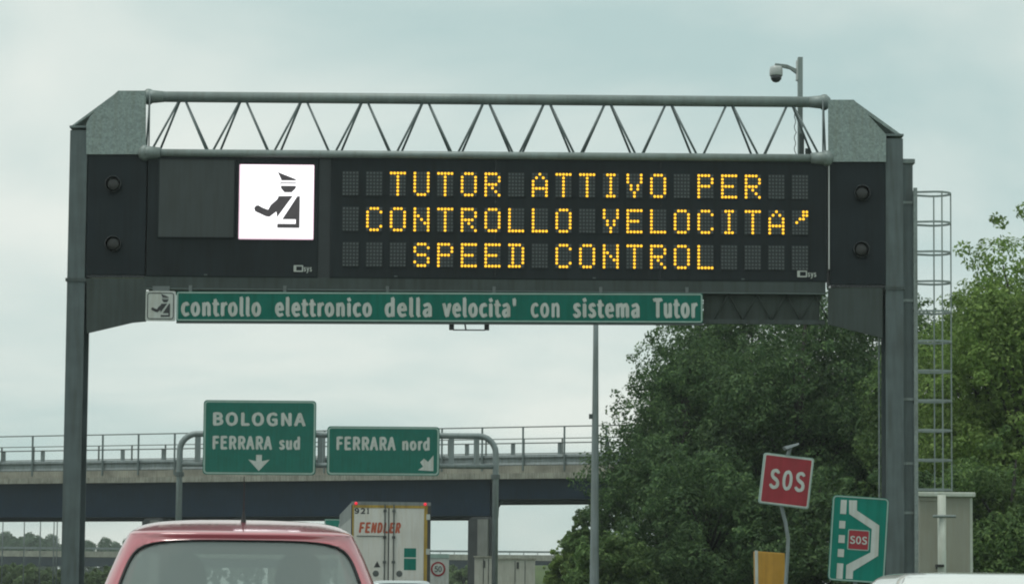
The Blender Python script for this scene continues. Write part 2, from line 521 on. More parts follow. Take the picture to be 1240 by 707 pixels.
# H section posts
for side, (xt, yt, xb, seam) in enumerate(((93.2, 155, 85.5, 338), (1083.0, 165, 1085.5, 348))):
    xm = 0.5 * (g(xt, yt).x + g(xb, 690).x)
    zt = g(xt, yt + 2).z
    zs = g(xt, seam).z
    hw = 0.165
    m = gm_()
    m.box(xm - hw, xm + hw, YG + 0.06, YG + 0.085, 0.0, zt)
    m.box(xm - 0.02, xm + 0.02, YG + 0.0851, YG + 0.54, 0.0, zt)
    m.box(xm - hw, xm + hw, YG + 0.5401, YG + 0.565, 0.0, zt)
    post = m.build('post', 'post_steel', gantry)
    m = gm_()
    for dz in (-0.028, 0.004):
        m.box(xm - hw - 0.03, xm + hw + 0.03, YG + 0.04, YG + 0.59, zs + dz, zs + dz + 0.024)
    m.build('flange', 'dull_steel', post)
    for k in range(3):
        gm_().box(xm - hw + 0.04 + k * 0.11, xm - hw + 0.07 + k * 0.11, YG + 0.048, YG + 0.062, zs - 0.05, zs + 0.05).build('bolt', 'dull_steel', post)
    gm_().path([(xm - hw - 0.03, YG + 0.62, 0.0), (xm - hw - 0.03, YG + 0.62, zs - 0.1)], 0.018, 6).build('conduit', 'galvanised', post)
    gm_().box(xm - 0.3, xm + 0.3, YG - 0.05, YG + 0.68, 0, 0.04).build('base_plate', 'dull_steel', post)
    # cap plate on packers, carried by the sloping plate
    gm_().box(xm - hw - 0.01, xm + hw + 0.01, YG + 0.04, YG + 0.6, zt + 0.045, zt + 0.085).build('cap_plate', 'brace_steel', post)

# sloping end plates and gussets
LG = [(104.5, 187), (104.5, 150), (109, 141), (143, 110), (176.5, 110), (176.5, 187)]
RG = [(1003, 196), (1003, 121), (1034, 121), (1073, 163), (1073, 196)]
LL = [(104.5, 337), (176.5, 337), (176.5, 389), (160, 390.5), (104.5, 403.5)]
RL = [(1003, 348.5), (1069, 348.5), (1069, 409), (1003, 392.5)]
for q in (LG, RG):
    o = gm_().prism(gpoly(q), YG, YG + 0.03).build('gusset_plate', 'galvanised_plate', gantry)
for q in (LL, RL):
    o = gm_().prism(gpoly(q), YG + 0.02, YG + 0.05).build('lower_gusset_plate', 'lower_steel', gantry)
for q in ([(82.5, 152), (85, 152.5), (146, 111), (143, 107.5)], [(1036, 120), (1034, 124), (1090, 163), (1093, 161)]):
    gm_().prism(gpoly(q), YG + 0.14, YG + 0.9).build('sloping_plate', 'galvanised_plate', gantry)
gm_().prism(gpoly([(109, 187), (109, 158), (150, 124), (168, 124), (168, 187)]), YG + 0.52, YG + 0.55).build('gusset_plate', 'galvanised_plate', gantry)
gm_().prism(gpoly([(1012, 196), (1012, 130), (1030, 130), (1066, 168), (1066, 196)]), YG + 0.52, YG + 0.55).build('gusset_plate', 'galvanised_plate', gantry)

DT, DB = 0.33, 0.66
zt_ = lambda x: g(x, 117 + (x - 185) * 7.2 / 806, DT).z
ztop = 0.5 * (zt_(185) + zt_(990))
zmid = 0.5 * (g(188, 184.5).z + g(991, 192.2).z)
zlow = 0.5 * (g(190, 345).z + g(990, 352).z)
xl, xr = g(177, 150).x, g(1000, 150).x
gtube('top_chord', [(xl, YG + DT, ztop), (xr, YG + DT, ztop)], 0.102, n=14)
gtube('middle_chord', [(xl - 0.02, YG + 0.02, zmid), (xr, YG + 0.02, zmid)], 0.075, n=12)
gtube('middle_chord', [(xl, YG + DB, zmid), (xr, YG + DB, zmid)], 0.075, n=12)
gtube('bottom_chord', [(xl, YG + DB, zlow - 0.02), (xr, YG + DB, zlow - 0.02)], 0.07, 'dull_steel', 12)
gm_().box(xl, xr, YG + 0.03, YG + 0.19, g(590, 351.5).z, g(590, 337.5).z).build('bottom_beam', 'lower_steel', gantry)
gm_().box(xl, xr, YG + 0.027, YG + 0.2, g(590, 352.6).z, g(590, 351.6).z).build('bottom_flange', 'brace_steel', gantry)
# nodes at the truss ends
for x, s in ((xl, 1), (xr, -1)):
    for (yy, zz) in ((YG + DT, ztop), (YG + 0.02, zmid)):
        m = gm_()
        m.lathe([(0.04, -0.15), (0.10, -0.10), (0.13, -0.02), (0.12, 0.07), (0.05, 0.14)], (x - s * 0.02, yy, zz), 'Z', 12)
        m.lathe([(0.125, 0.0), (0.13, s * 0.03), (0.104, s * 0.28)], (x, yy, zz), 'X', 12)
        m.build('node', 'galvanised_pipe', gantry, smooth=True)
    gtube('end_rod', [(x + s * 0.03, YG + DT * 0.5, zmid), (x + s * 0.03, YG + DT * 0.5, ztop)], 0.014, 'brace_steel', 6)
    gtube('end_rod', [(x - s * 0.0, YG + 0.05, zmid), (x - s * 0.0, YG + DT, ztop)], 0.02, 'brace_steel', 6)
# warren bracing, one face to the front chord and one to the back chord
ap = [g(221 + 73.55 * k, 125, DT).x for k in range(11)]
pitch = (ap[-1] - ap[0]) / 10
for k in range(11):
    for s in (-1, 1):
        for (dy, yy) in ((0, YG + 0.03), (1, YG + DB - 0.01)):
            a = Vector((ap[k] + s * 0.055, YG + DT + (yy - YG - DT) * 0.1, ztop - 0.07))
            b = Vector((ap[k] + s * (pitch / 2 - 0.055), yy, zmid + 0.04))
            gtube('diagonal', [a, b], 0.0215, 'brace_steel', 8)
# back face and underside bracing
nb = 11
for k in range(nb):
    x0 = ap[k]
    gtube('underside_diagonal', [(x0 - pitch / 2, YG + 0.15, zlow - 0.02), (x0, YG + DB, zlow - 0.02)], 0.024, 'brace_steel', 6)
    gtube('underside_diagonal', [(x0, YG + DB, zlow - 0.02), (x0 + pitch / 2, YG + 0.15, zlow - 0.02)], 0.024, 'brace_steel', 6)
    gtube('back_diagonal', [(x0 - pitch / 2, YG + DB, zmid), (x0, YG + DB, zlow)], 0.026, 'brace_steel', 6)
    gtube('back_diagonal', [(x0, YG + DB, zlow), (x0 + pitch / 2, YG + DB, zmid)], 0.026, 'brace_steel', 6)
# hanger frame under the bottom beam (carries the strip signs)
hr0, hr1 = g(930, 391.5).z, g(930, 386).z
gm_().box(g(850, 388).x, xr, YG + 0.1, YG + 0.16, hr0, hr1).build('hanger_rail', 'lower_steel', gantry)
gm_().box(g(853, 370).x, g(994, 370).x, YG + 0.17, YG + 0.19, hr0 + 0.01, g(930, 351).z).build('backing_panel', 'panel_dark', gantry)  # plain dark sheet closing the empty bay beside the strip sign
for k in range(4):
    xk = g(866 + 35 * k, 370).x
    gtube('hanger_brace', [(xk, YG + 0.13, hr1), (xk + 0.26, YG + 0.13, zlow - 0.05)], 0.013, 'panel_dark', 6)
    gtube('hanger_brace', [(xk + 0.26, YG + 0.13, zlow - 0.05), (xk + 0.52, YG + 0.13, hr1)], 0.013, 'panel_dark', 6)

# ------------------------------------------------------------------ variable message sign
VB = Vector((g(590, 265).x, YG, g(590, 340).z))
vms = thing('message_sign', VB, 'wide dark electronic message sign with amber dot lettering on the gantry', 'message sign')
vm_ = lambda: MB(VB)
zct = 0.5 * (g(190, 189).z + g(1000, 196).z)
zcb = 0.5 * (g(190, 334.5).z + g(1000, 341).z)
X = lambda px, py=260: g(px, py).x
vm_().box(X(178), X(385), YG + 0.02, YG + 0.55, zcb, zct).build('cabinet', 'cabinet_dark', vms, bevel=0.012)
vm_().box(X(400), X(1002), YG + 0.02, YG + 0.55, zcb, zct).build('cabinet', 'cabinet_dark', vms, bevel=0.012)
vm_().box(X(384), X(401), YG + 0.05, YG + 0.5, zcb + 0.005, zct + 0.03).build('joint_cover', 'module_dark', vms)
vm_().box(X(1003.2), X(1004.6), YG - 0.005, YG + 0.3, g(1003, 326).z, g(1003, 198).z).build('sky_gap_strip', 'dome_white', vms)  # pale strip painted in for the sky showing through the gap here
z0, z1 = g(237, 287).z, g(237, 193).z
scr = vm_().box(X(191.5), X(283), YG + 0.006, YG + 0.03, z0, z1).build('blank_screen', 'screen_grey', vms)
vm_().rring(X(190), X(284.5), z0 - 0.02, z1 + 0.02, 0.01, 0.02, YG - 0.012, YG + 0.03, 1).build('frame', 'cabinet_dark', scr)
# joints of the front doors
for pxs in (600, 800):
    vm_().box(X(pxs) - 0.006, X(pxs) + 0.006, YG + 0.0165, YG + 0.03, zcb + 0.02, zct - 0.02).build('door_joint', 'lens_dark', vms)
for pxs in (480, 720, 900, 250):
    vm_().box(X(pxs) - 0.03, X(pxs) + 0.03, YG + 0.008, YG + 0.03, zcb + 0.025, zcb + 0.05).build('latch', 'dull_steel', vms)
# maker's plates
for (px0, px1, py0, py1) in ((356.5, 378.5, 321, 330.5), (965.5, 988.5, 327.5, 337)):
    pm = vm_()
    zz0, zz1 = g(px0, py1 - 1.6).z, g(px0, py0).z
    wd = X(px1) - X(px0)
    pm.rring(X(px0), X(px0) + wd * 0.52, zz0, zz1, 0.01, 0.022, YG + 0.008, YG + 0.03, 1)
    pm.box(X(px0), X(px0) + wd * 0.14, YG + 0.0075, YG + 0.03, zz0 + 0.004, zz1 - 0.004)
    put_text(pm, 'sys', X(px0) + wd * 0.55, X(px1), zz0 - 0.025, zz1 - 0.035, YG + 0.010, 0.03)
    pm.build('maker_plate', 'sign_white', vms)

# pictogram panel
pgx = lambda u: 280 + u / 6.43
pgz = lambda v: 190 + v / 6.43
bx0, bx1 = X(291), X(379)
bz0, bz1 = g(335, 288.6).z, g(335, 200.3).z
board = vm_().box(bx0, bx1, YG - 0.012, YG + 0.03, bz0, bz1).build('pictogram_panel', 'picto_white', vms)


def picto_polys():
    return [[(360, 118), (505, 175), (500, 184), (390, 184), (383, 165)],
            [(370, 214), (386, 200), (505, 200), (505, 208), (390, 208)],
            [(385, 225), (505, 225), (500, 246), (470, 276), (415, 276), (388, 246)],
            [(370, 305), (480, 303), (360, 470), (355, 425), (300, 468), (270, 462), (190, 425), (182, 400), (195, 381), (215, 378), (245, 395), (290, 412), (310, 375), (360, 330)],
            [(515, 305), (535, 305), (535, 552), (362, 552), (362, 520), (505, 520), (505, 485), (400, 485)]]


def picto(mb, x0, x1, z0, z1, y0, y1, grow=1.0):
    for q in picto_polys():
        mb.prism([(x0 + (u - 75) / 562 * (x1 - x0), z1 - (v - 65) / 567 * (z1 - z0)) for u, v in q], y0, y1)
    return mb


vm_().rring(bx0 - 0.028, bx1 + 0.012, bz0 - 0.02, bz1 + 0.012, 0.01, 0.03, YG - 0.010, YG + 0.02, 1).build('glow_fringe', 'picto_glow', board)  # added glowing border, imitates the pink light fringe of the lit panel
picto(vm_(), bx0, bx1, bz0, bz1, YG - 0.019, YG - 0.011).build('officer_symbol', 'picto_ink', board)
vm_().rring(bx0 + 0.045, bx1 - 0.025, bz0 + 0.03, bz1 - 0.04, 0.1, 0.009, YG - 0.017, YG - 0.011).build('border_line', 'picto_line', board)

FONT = {
    'T': '11111 00100 00100 00100 00100 00100 00100', 'U': '10001 10001 10001 10001 10001 10001 01110',
    'O': '01110 10001 10001 10001 10001 10001 01110', 'R': '11110 10001 10001 11110 10100 10010 10001',
    'A': '00100 01010 10001 10001 11111 10001 10001', 'I': '01110 00100 00100 00100 00100 00100 01110',
    'V': '10001 10001 10001 01010 01010 00100 00100', 'P': '11110 10001 10001 11110 10000 10000 10000',
    'E': '11111 10000 10000 11110 10000 10000 11111', 'C': '01110 10001 10000 10000 10000 10001 01110',
    'N': '10001 10001 11001 10101 10011 10001 10001', 'L': '10000 10000 10000 10000 10000 10000 11111',
    'S': '01110 10001 10000 01110 00001 10001 01110', 'D': '11110 01001 01001 01001 01001 01001 11110',
    "'": '00011 00011 00110 01000 00000 00000 00000', ' ': '00000 00000 00000 00000 00000 00000 00000'}
ROWS = [('  TUTOR ATTIVO PER  ', (424.6, 208.4), (968.9, 214.6)),
        (" CONTROLLO VELOCITA'", (424.6, 251.6), (968.9, 257.4)),
        ('   SPEED CONTROL    ', (424.6, 294.8), (968.9, 299.6))]
PX_, PZ_ = 0.0628, 0.0672
DISC = [(math.cos(2 * math.pi * k / 8 + .39), math.sin(2 * math.pi * k / 8 + .39)) for k in range(8)]
for s, a, b in ROWS:
    xa, xb = g(*a).x, g(*b).x
    zr = 0.5 * (g(*a).z + g(*b).z)
    for i, ch in enumerate(s):
        xc = xa + (xb - xa) * i / 19
        mod = vm_().box(xc - 2.45 * PX_, xc + 2.45 * PX_, YG + 0.004, YG + 0.03, zr - 6.45 * PZ_, zr + 0.45 * PZ_).build('led_module', 'module_dark', vms)
        on, off = vm_(), vm_()
        for j, row in enumerate(FONT[ch].split()):
            for k, bit in enumerate(row):
                lit = bit == '1'
                (on if lit else off).lathe([(0.0265 if lit else 0.0185, 0.0), (0.020 if lit else 0.0165, -0.012)], (xc + (k - 2) * PX_, YG + 0.005, zr - j * PZ_), 'Y', 8)
        tag(off.build('unlit_dots', 'led_off', mod), kind='stuff')
        if ch != ' ':
            tag(on.build('lit_dots', 'led_amber', mod), kind='stuff')

# ------------------------------------------------------------------ flasher cabinets either side of the message sign
for (x0, x1, y0, y1, lamps, lab) in (
        (104.8, 176.3, 188, 332.5, ((137, 222.9), (137, 295)), 'dark signal cabinet with two round lamps beside the blank screen'),
        (1005.5, 1072.6, 197.5, 344.5, ((1044, 233.7), (1043, 302)), 'dark signal cabinet with two round lamps beside the caged ladder')):
    b = Vector((0.5 * (X(x0) + X(x1)), YG, g(x0, y1).z))
    t = thing('signal_cabinet', b, lab, 'signal')
    MB(b).box(X(x0), X(x1), YG + 0.034, YG + 0.5, g(0.5 * (x0 + x1), y1).z, g(0.5 * (x0 + x1), y0).z + 0.05).build('cabinet', 'signal_dark', t, bevel=0.012)
    for (lx, ly) in lamps:
        c = g(lx, ly)
        lp = MB(b).lathe([(0.155, 0.04), (0.155, -0.03), (0.138, -0.033), (0.132, 0.03)], (c.x, YG, c.z), 'Y', 20).build('lamp_hood', 'lens_dark', t)
        MB(b).lathe([(0.133, 0.02), (0.10, 0.0), (0.04, -0.01)], (c.x, YG, c.z), 'Y', 18).build('lens', 'lens_amber', lp, smooth=True)
    MB(b).box(X(x0) + 0.01, X(x1) - 0.01, YG + 0.02, YG + 0.3, g(0.5 * (x0 + x1), y1 + 3.5).z, g(0.5 * (x0 + x1), y1 + 0.3).z).build('drip_rail', 'lens_dark', t)

# ------------------------------------------------------------------ strip signs hanging below the beam
tilt = -0.0045
sb = g(213.5, 389.0)
S_ = 1 / 65.05
SB = Vector((sb.x, YG - 0.03, sb.z))
ss = thing('strip_sign', SB, 'long narrow green strip sign with white lettering under the message sign', 'sign', rot=(0, tilt, 0))
wS, hS = 640.5 * S_, 36.3 * S_
MB().rrect(0, wS, 0, hS, 0.03, 0, 0.03).build('panel', 'sign_green', ss)
MB().rring(0.008, wS - 0.008, 0.008, hS - 0.008, 0.045, 0.026, -0.004, 0.004).build('border', 'sign_border', ss)
MB().box(0.0, wS, 0.031, 0.07, -0.035, 0.05).build('back_rail', 'sign_back', ss)
for wd, a, b in (('controllo', 219.4, 316.8), ('elettronico', 333.7, 451.6), ('della', 467, 524.5), ("velocita'", 537, 627),
                 ('con', 644.8, 679.8), ('sistema', 696, 777.2), ('Tutor', 793.4, 847.8)):
    zl = 5.6 * S_
    zh = zl + (18.6 if wd == 'con' else 24.8) * S_
    put_text(MB(), wd, (a - 213.5) * S_, (b - 213.5) * S_, zl, zh, -0.005, 0.041).build('word', 'sign_white', ss)
for px in (230, 345, 470, 600, 730, 835):
    MB().box((px - 213.5) * S_ - 0.03, (px - 213.5) * S_ + 0.03, 0.0305, 0.075, hS - 0.1, hS + 0.12).build('hanger', 'sign_back', ss)

pb = g(176.3, 388.5)
ps = thing('pictogram_sign', (pb.x, YG - 0.03, pb.z), 'small square sign with traffic officer symbol at the end of the green strip sign', 'sign')
wP, hP = 36.4 * S_, 36.4 * S_
MB().rrect(0, wP, 0, hP, 0.03, 0, 0.03).build('panel', 'sign_white', ps)
MB().rring(0.03, wP - 0.03, 0.03, hP - 0.03, 0.05, 0.016, -0.004, 0.004).build('border', 'sign_ink', ps)
picto(MB(), 0.0, wP, 0.0, hP, -0.005, 0.003).build('officer_symbol', 'sign_ink', ps)
MB().box(0.12, wP - 0.12, 0.031, 0.08, hS - 0.1, hS + 0.10).build('hanger', 'sign_back', ps)

# small sensor bracket under the strip sign
cb = g(568, 391)
br = thing('sensor_bracket', (cb.x, YG + 0.1, cb.z), 'small dark open frame bracket hanging below the green strip sign', 'bracket')
for x in (-0.33, 0.33):
    MB().box(x - 0.045, x + 0.045, -0.05, 0.12, -0.11, 0.1).build('end_block', 'black_trim', br)
MB().path([(-0.3, 0, -0.12), (0.3, 0, -0.12)], 0.012, 6).build('rod', 'black_trim', br)
MB().path([(-0.3, 0.05, 0.02), (0.3, 0.05, 0.02)], 0.012, 6).build('rod', 'black_trim', br)
MB().path([(-0.09, 0, 0.06), (-0.06, 0, -0.12)], 0.016, 6).build('rod', 'black_trim', br)

# ------------------------------------------------------------------ surveillance camera mast on the beam
c0, c1 = g(969.8, 190, DB), g(968, 70, DB)
cx_ = 0.5 * (c0.x + c1.x)
cc = thing('camera_mast', (cx_, YG + DB, zmid), 'grey mast on the gantry beam carrying a white dome camera', 'camera mast')
ht = c1.z - zmid
MB().box(-0.045, 0.045, -0.045, 0.045, 0.0, ht).build('pole', 'galvanised_pipe', cc)
MB().box(-0.02, 0.07, -0.05, -0.0455, 0.02, 0.6).build('clamp', 'dull_steel', cc)
MB().box(0.1, 0.2, -0.03, 0.04, 0.02, 0.32).build('junction_box', 'dull_steel', cc)
mm_ = S_ * 1.034
za = ht - (88 - 70) * mm_
MB().box(-0.075, -0.046, -0.06, 0.06, za - 0.16, za + 0.22).build('wall_plate', 'dome_white', cc)
MB().prism([(-0.076, za + 0.06), (-0.076, za - 0.03), (-0.2, za + 0.06), (-0.48, za + 0.125), (-0.48, za + 0.165), (-0.25, za + 0.14)], -0.03, 0.03).build('arm', 'galvanised', cc)
zd = ht - (83 - 70) * mm_
dm = MB().lathe([(0.03, 0.07), (0.11, 0.05), (0.127, 0.0), (0.127, -0.11), (0.115, -0.13)], (-0.46, 0, zd - 0.03), 'Z', 18).build('dome_housing', 'dome_white', cc, smooth=True)
MB().lathe([(0.112, -0.13), (0.10, -0.19), (0.06, -0.235), (0.015, -0.25)], (-0.46, 0, zd - 0.03), 'Z', 18).build('dome', 'dome_smoke', dm, smooth=True)
MB().path([(-0.46, 0, zd + 0.03), (-0.46, 0, za + 0.15)], 0.03, 8).build('drop_tube', 'dome_white', cc)
coil = [(-0.075 - 0.04 * abs(math.sin(k * .9)), -0.02, za - 0.75 - k * 0.06) for k in range(16)]
MB().path(coil, 0.008, 5).build('cable', 'black_trim', cc)

# ------------------------------------------------------------------ cable duct and caged ladder on the right post
dz0 = g(1102, 190).z
dxc = 0.5 * (g(1102, 300).x + g(1103, 650).x)
dt = thing('cable_duct', (dxc, YG + 0.2, 0), 'tall grey cable duct fixed to the ladder side of the gantry post', 'duct')
MB().box(-0.105, 0.095, 0.0, 0.2, 0.0, dz0 - 0.09).build('duct', 'post_steel', dt)
MB().box(-0.12, 0.135, -0.03, 0.24, dz0 - 0.088, dz0).build('cap', 'galvanised', dt, bevel=0.01)
for py in (243, 362, 482, 560, 620):
    zz = g(1100, py).z
    MB().box(-0.115, 0.16, -0.014, 0.2, zz - 0.025, zz + 0.025).build('bracket', 'galvanised', dt)

lx = g(1110.5, 400).x
lad = thing('caged_ladder', (lx, YG + 0.25, 0), 'thin steel ladder with safety hoops rising beside the gantry post', 'ladder')
zl1 = g(1110, 226).z
for yy in (-0.14, 0.17):
    MB().box(-0.035, 0.035, yy, yy + 0.03, 0.0, zl1).build('stringer', 'galvanised', lad)
z = 0.4
while z < zl1 - 0.1:
    MB().path([(0, -0.125, z), (0, 0.185, z)], 0.014, 6).build('rung', 'galvanised', lad)
    z += 0.29
hz = [g(1135, 231.5 + 36.05 * k).z for k in range(11)]
CR = 0.23
hoop = [(0.0, -0.125, 0)] + [(0.36 + 0.34 * math.sin(a), 0.04 - CR * math.cos(a), 0) for a in [math.pi * k / 16 for k in range(17)]] + [(0.0, 0.185, 0)]
for zz in hz:
    m = MB()
    for i in range(len(hoop) - 1):
        a, b = Vector(hoop[i]), Vector(hoop[i + 1])
        d = (b - a).normalized(); q = Vector((d.y, -d.x, 0)) * 0.006
        vs = [a - q, a + q, b + q, b - q]
        m.add([(p.x, p.y, zz + h) for h in (-0.019, 0.019) for p in vs],
              [(3, 2, 1, 0), (4, 5, 6, 7), (0, 1, 5, 4), (1, 2, 6, 5), (2, 3, 7, 6), (3, 0, 4, 7)])
    m.build('hoop', 'galvanised_pipe', lad)
for k in (3, 9, 16):
    p = hoop[k]
    MB().box(p[0] - 0.012, p[0] + 0.012, p[1] - 0.008, p[1] + 0.008, hz[-1] - 0.03, hz[0] + 0.02).build('strap', 'galvanised_pipe', lad)

# ------------------------------------------------------------------ tall mast behind the gantry
YM = 52.0
mb_, mt_ = P(719.6, 700, YM), P(721.6, 400, YM)
mast = thing('steel_mast', ((mb_.x + mt_.x) / 2, YM, 0), 'tall slim tapered grey mast in front of the big trees', 'mast')
MB().path([(0, 0, 0), (0, 0, 1.3), (0, 0, 7.3), (0, 0, 9.9)], [0.135, 0.118, 0.068, 0.055], 14).build('pole', 'portal_steel', mast, smooth=True)
MB().lathe([(0.058, 9.88), (0.06, 9.95), (0.02, 10.0)], (0, 0, 0), 'Z', 12).build('cap', 'dull_steel', mast)
zz = P(716, 504, YM).z
MB().box(-0.16, -0.07, -0.05, 0.05, zz - 0.06, zz + 0.06).build('bracket', 'dull_steel', mast)
MB().box(-0.2, 0.2, -0.2, 0.2, 0, 0.03).build('base_plate', 'dull_steel', mast)


# ------------------------------------------------------------------ overpass
OA = P(150, 582, 130.0); OB_ = P(650, 582, 121.0)
od = Vector((OB_.x - OA.x, OB_.y - OA.y, 0)).normalized()
oang = math.atan2(od.y, od.x)


def O(px, py):
    """local (along, height) on the near face of the overpass"""
    d = RM @ Vector(((px - CX) / F, -(py - CY) / F, -1.0))
    nrm = Vector((-od.y, od.x, 0))
    t = nrm.dot(Vector((OB_.x, OB_.y, 0))) / nrm.dot(Vector((d.x, d.y, 0)))
    p = d * t
    return (Vector((p.x, p.y, 0)) - Vector((OB_.x, OB_.y, 0))).dot(od), HC + p.z


ov = thing('overpass', (OB_.x, OB_.y, 0), 'road overpass with deep dark steel girders and railings crossing the motorway', 'bridge', rot=(0, 0, oang))
zsb = O(300, 582)[1]; zst = O(300, 567.5)[1]
WB = 9.0
S0, S1 = O(-260, 600)[0], O(1300, 600)[0]
sp = O(588, 600)[0]           # over the right pier
spl = O(190, 600)[0]          # over the left pier
zg = O(300, 624)[1]; zg2 = O(650, 602.6)[1]
MB().box(S0, S1, 0.0, WB, zsb, zst).build('deck_slab', 'deck_edge', ov)
# edge beam segments with open joints
k = S0; seg = 2.9; i = 0
while k < S1:
    MB().box(k + 0.01, min(k + seg, S1) - 0.01, -0.14, -0.002, zsb - 0.04, zsb + 0.3 + 0.012 * math.sin(i * 2.1)).build('edge_beam', 'concrete', ov)
    k += seg; i += 1
SKEW = math.tan(oang)
for yy in (0.55, WB / 2 - 0.2, WB - 0.95):
    spy = sp + yy * SKEW
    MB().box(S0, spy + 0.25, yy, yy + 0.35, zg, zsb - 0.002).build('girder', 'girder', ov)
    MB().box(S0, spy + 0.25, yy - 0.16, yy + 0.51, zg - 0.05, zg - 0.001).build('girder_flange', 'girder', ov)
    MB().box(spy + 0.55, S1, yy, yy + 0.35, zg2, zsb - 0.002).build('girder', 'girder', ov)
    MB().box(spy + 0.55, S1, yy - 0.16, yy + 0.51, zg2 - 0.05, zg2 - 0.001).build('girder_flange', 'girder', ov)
for s, wide in ((sp, 1.25), (spl, 1.45)):
    for yy in (0.35, 4.2, 7.4):
        c = s + yy * SKEW
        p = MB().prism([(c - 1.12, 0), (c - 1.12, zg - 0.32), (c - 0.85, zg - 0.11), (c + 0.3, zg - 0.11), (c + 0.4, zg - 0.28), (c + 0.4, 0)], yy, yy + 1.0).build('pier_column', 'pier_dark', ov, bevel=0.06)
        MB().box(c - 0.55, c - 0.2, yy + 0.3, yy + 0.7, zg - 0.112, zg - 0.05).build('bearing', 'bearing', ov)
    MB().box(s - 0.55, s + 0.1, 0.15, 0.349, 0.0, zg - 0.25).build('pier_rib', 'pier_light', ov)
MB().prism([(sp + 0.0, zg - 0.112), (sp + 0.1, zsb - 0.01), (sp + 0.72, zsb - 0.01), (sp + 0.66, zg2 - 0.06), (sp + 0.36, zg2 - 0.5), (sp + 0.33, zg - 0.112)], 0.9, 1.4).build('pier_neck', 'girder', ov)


def o_rail(name, y, z, r, material='rail_steel'):
    return MB().path([(S0, y, z), (S1, y, z)], r, 6).build(name, material, ov)


ztr = 0.5 * (O(140, 523)[1] + O(640, 519.8)[1])
zmr = 0.5 * (O(140, 543.5)[1] + O(640, 537)[1])
o_rail('handrail', 0.02, ztr, 0.035)
o_rail('middle_rail', 0.02, zmr, 0.035)
p1 = O(124.6, 540)[0]; p2 = O(670.5, 540)[0]
npost = 12
# posts picked so that the spacing is even along the bridge
dpost = (O(211.7, 540)[0] - O(124.6, 540)[0]) / 2
k = p1 - dpost * 9
while k < S1:
    if k > S0:
        MB().box(k - 0.045, k + 0.045, -0.06, 0.03, zst - 0.3, ztr + 0.02).build('railing_post', 'brace_steel', ov)
    k += dpost
# guard rail on the near side
zgb = (O(300, 568.5)[1], O(300, 554.5)[1])
prof = [(0.12, zgb[0] + 0.0), (0.06, zgb[0] + 0.1), (0.12, zgb[0] + 0.24), (0.12, zgb[0] + 0.42), (0.06, zgb[0] + 0.56), (0.12, zgb[1])]
m = MB()
vs = [(S0, a, b) for a, b in prof] + [(S1, a, b) for a, b in prof]
m.add(vs, [(i, i + 6, i + 7, i + 1) for i in range(5)])
for i in range(5): pass
m.build('guard_rail', 'guard_steel', ov)
zgp = O(300, 541.5)[1]
dg_ = O(196, 560)[0] - O(146.5, 560)[0]
k = O(146.5, 560)[0] - dg_ * 9
while k < S1:
    if k > S0:
        MB().box(k - 0.11, k + 0.11, 0.125, 0.27, zst - 0.05, zgp).build('guard_post', 'guard_steel', ov)
    k += dg_
# railing and guard rail on the far side
zf = ztr - 0.02
MB().path([(S0, WB - 0.05, zf), (S1, WB - 0.05, zf)], 0.03, 6).build('handrail', 'rail_steel', ov)
MB().path([(S0, WB - 0.05, zmr), (S1, WB - 0.05, zmr)], 0.03, 6).build('middle_rail', 'rail_steel', ov)
k = S0 + 0.7
while k < S1:
    MB().box(k - 0.04, k + 0.04, WB - 0.1, WB, zst, zf).build('railing_post', 'rail_steel', ov)
    k += dpost
MB().box(S0, S1, WB - 0.45, WB - 0.38, zgb[0] + 0.1, zgb[1] + 0.1).build('guard_rail', 'guard_steel', ov)

# ------------------------------------------------------------------ far bridge
YF = 330.0
fl, fr = P(-190, 668, YF).x, P(735, 668, YF).x
fz = 0.5 * (P(110, 671, YF).z + P(625, 673, YF).z)
fb = thing('far_bridge', (fl, YF, 0), 'long low concrete viaduct far beyond the overpass', 'bridge')
LW = fr - fl
MB().box(0, LW, -0.3, 9, fz - 0.55, fz + 0.35).build('deck', 'concrete', fb)
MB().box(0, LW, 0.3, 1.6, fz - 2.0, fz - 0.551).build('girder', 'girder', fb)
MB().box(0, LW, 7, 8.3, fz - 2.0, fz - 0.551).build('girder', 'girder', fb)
MB().box(0, LW, 0.0, 0.15, fz + 0.7, fz + 1.0).build('guard_rail', 'guard_steel', fb)
for i in range(56):
    MB().box(LW * i / 55 - 0.06 + (0.06 if i == 0 else 0), LW * i / 55 + 0.06, 0.16, 0.28, fz + 0.351, fz + 1.0).build('guard_post', 'guard_steel', fb)
for px in (-60, 150, 330, 520, 660):
    xx = P(px, 690, YF).x - fl
    MB().box(xx - 0.8, xx + 0.8, 0.5, 8.2, 0, fz - 2.001).build('pier', 'concrete', fb)

# ------------------------------------------------------------------ slender poles left, beyond the overpass
for px in (3, 29, 48.5, 65, 68.8):
    YP = 146.0
    p = P(px, 660, YP)
    t = thing('slender_pole', (p.x, YP, 0), 'thin upright pole standing beyond the overpass next to the gantry post', 'pole', 'thin poles beyond the overpass')
    MB().path([(0, 0, 0), (0, 0, 6.0)], [0.05, 0.04], 8).build('shaft', 'portal_steel', t, smooth=True)
    MB().box(-0.11, 0.11, -0.11, 0.11, 0, 0.04).build('foot', 'dull_steel', t)

# ------------------------------------------------------------------ direction sign portal
YS = 90.0


def q(px, py): return P(px, py, YS)


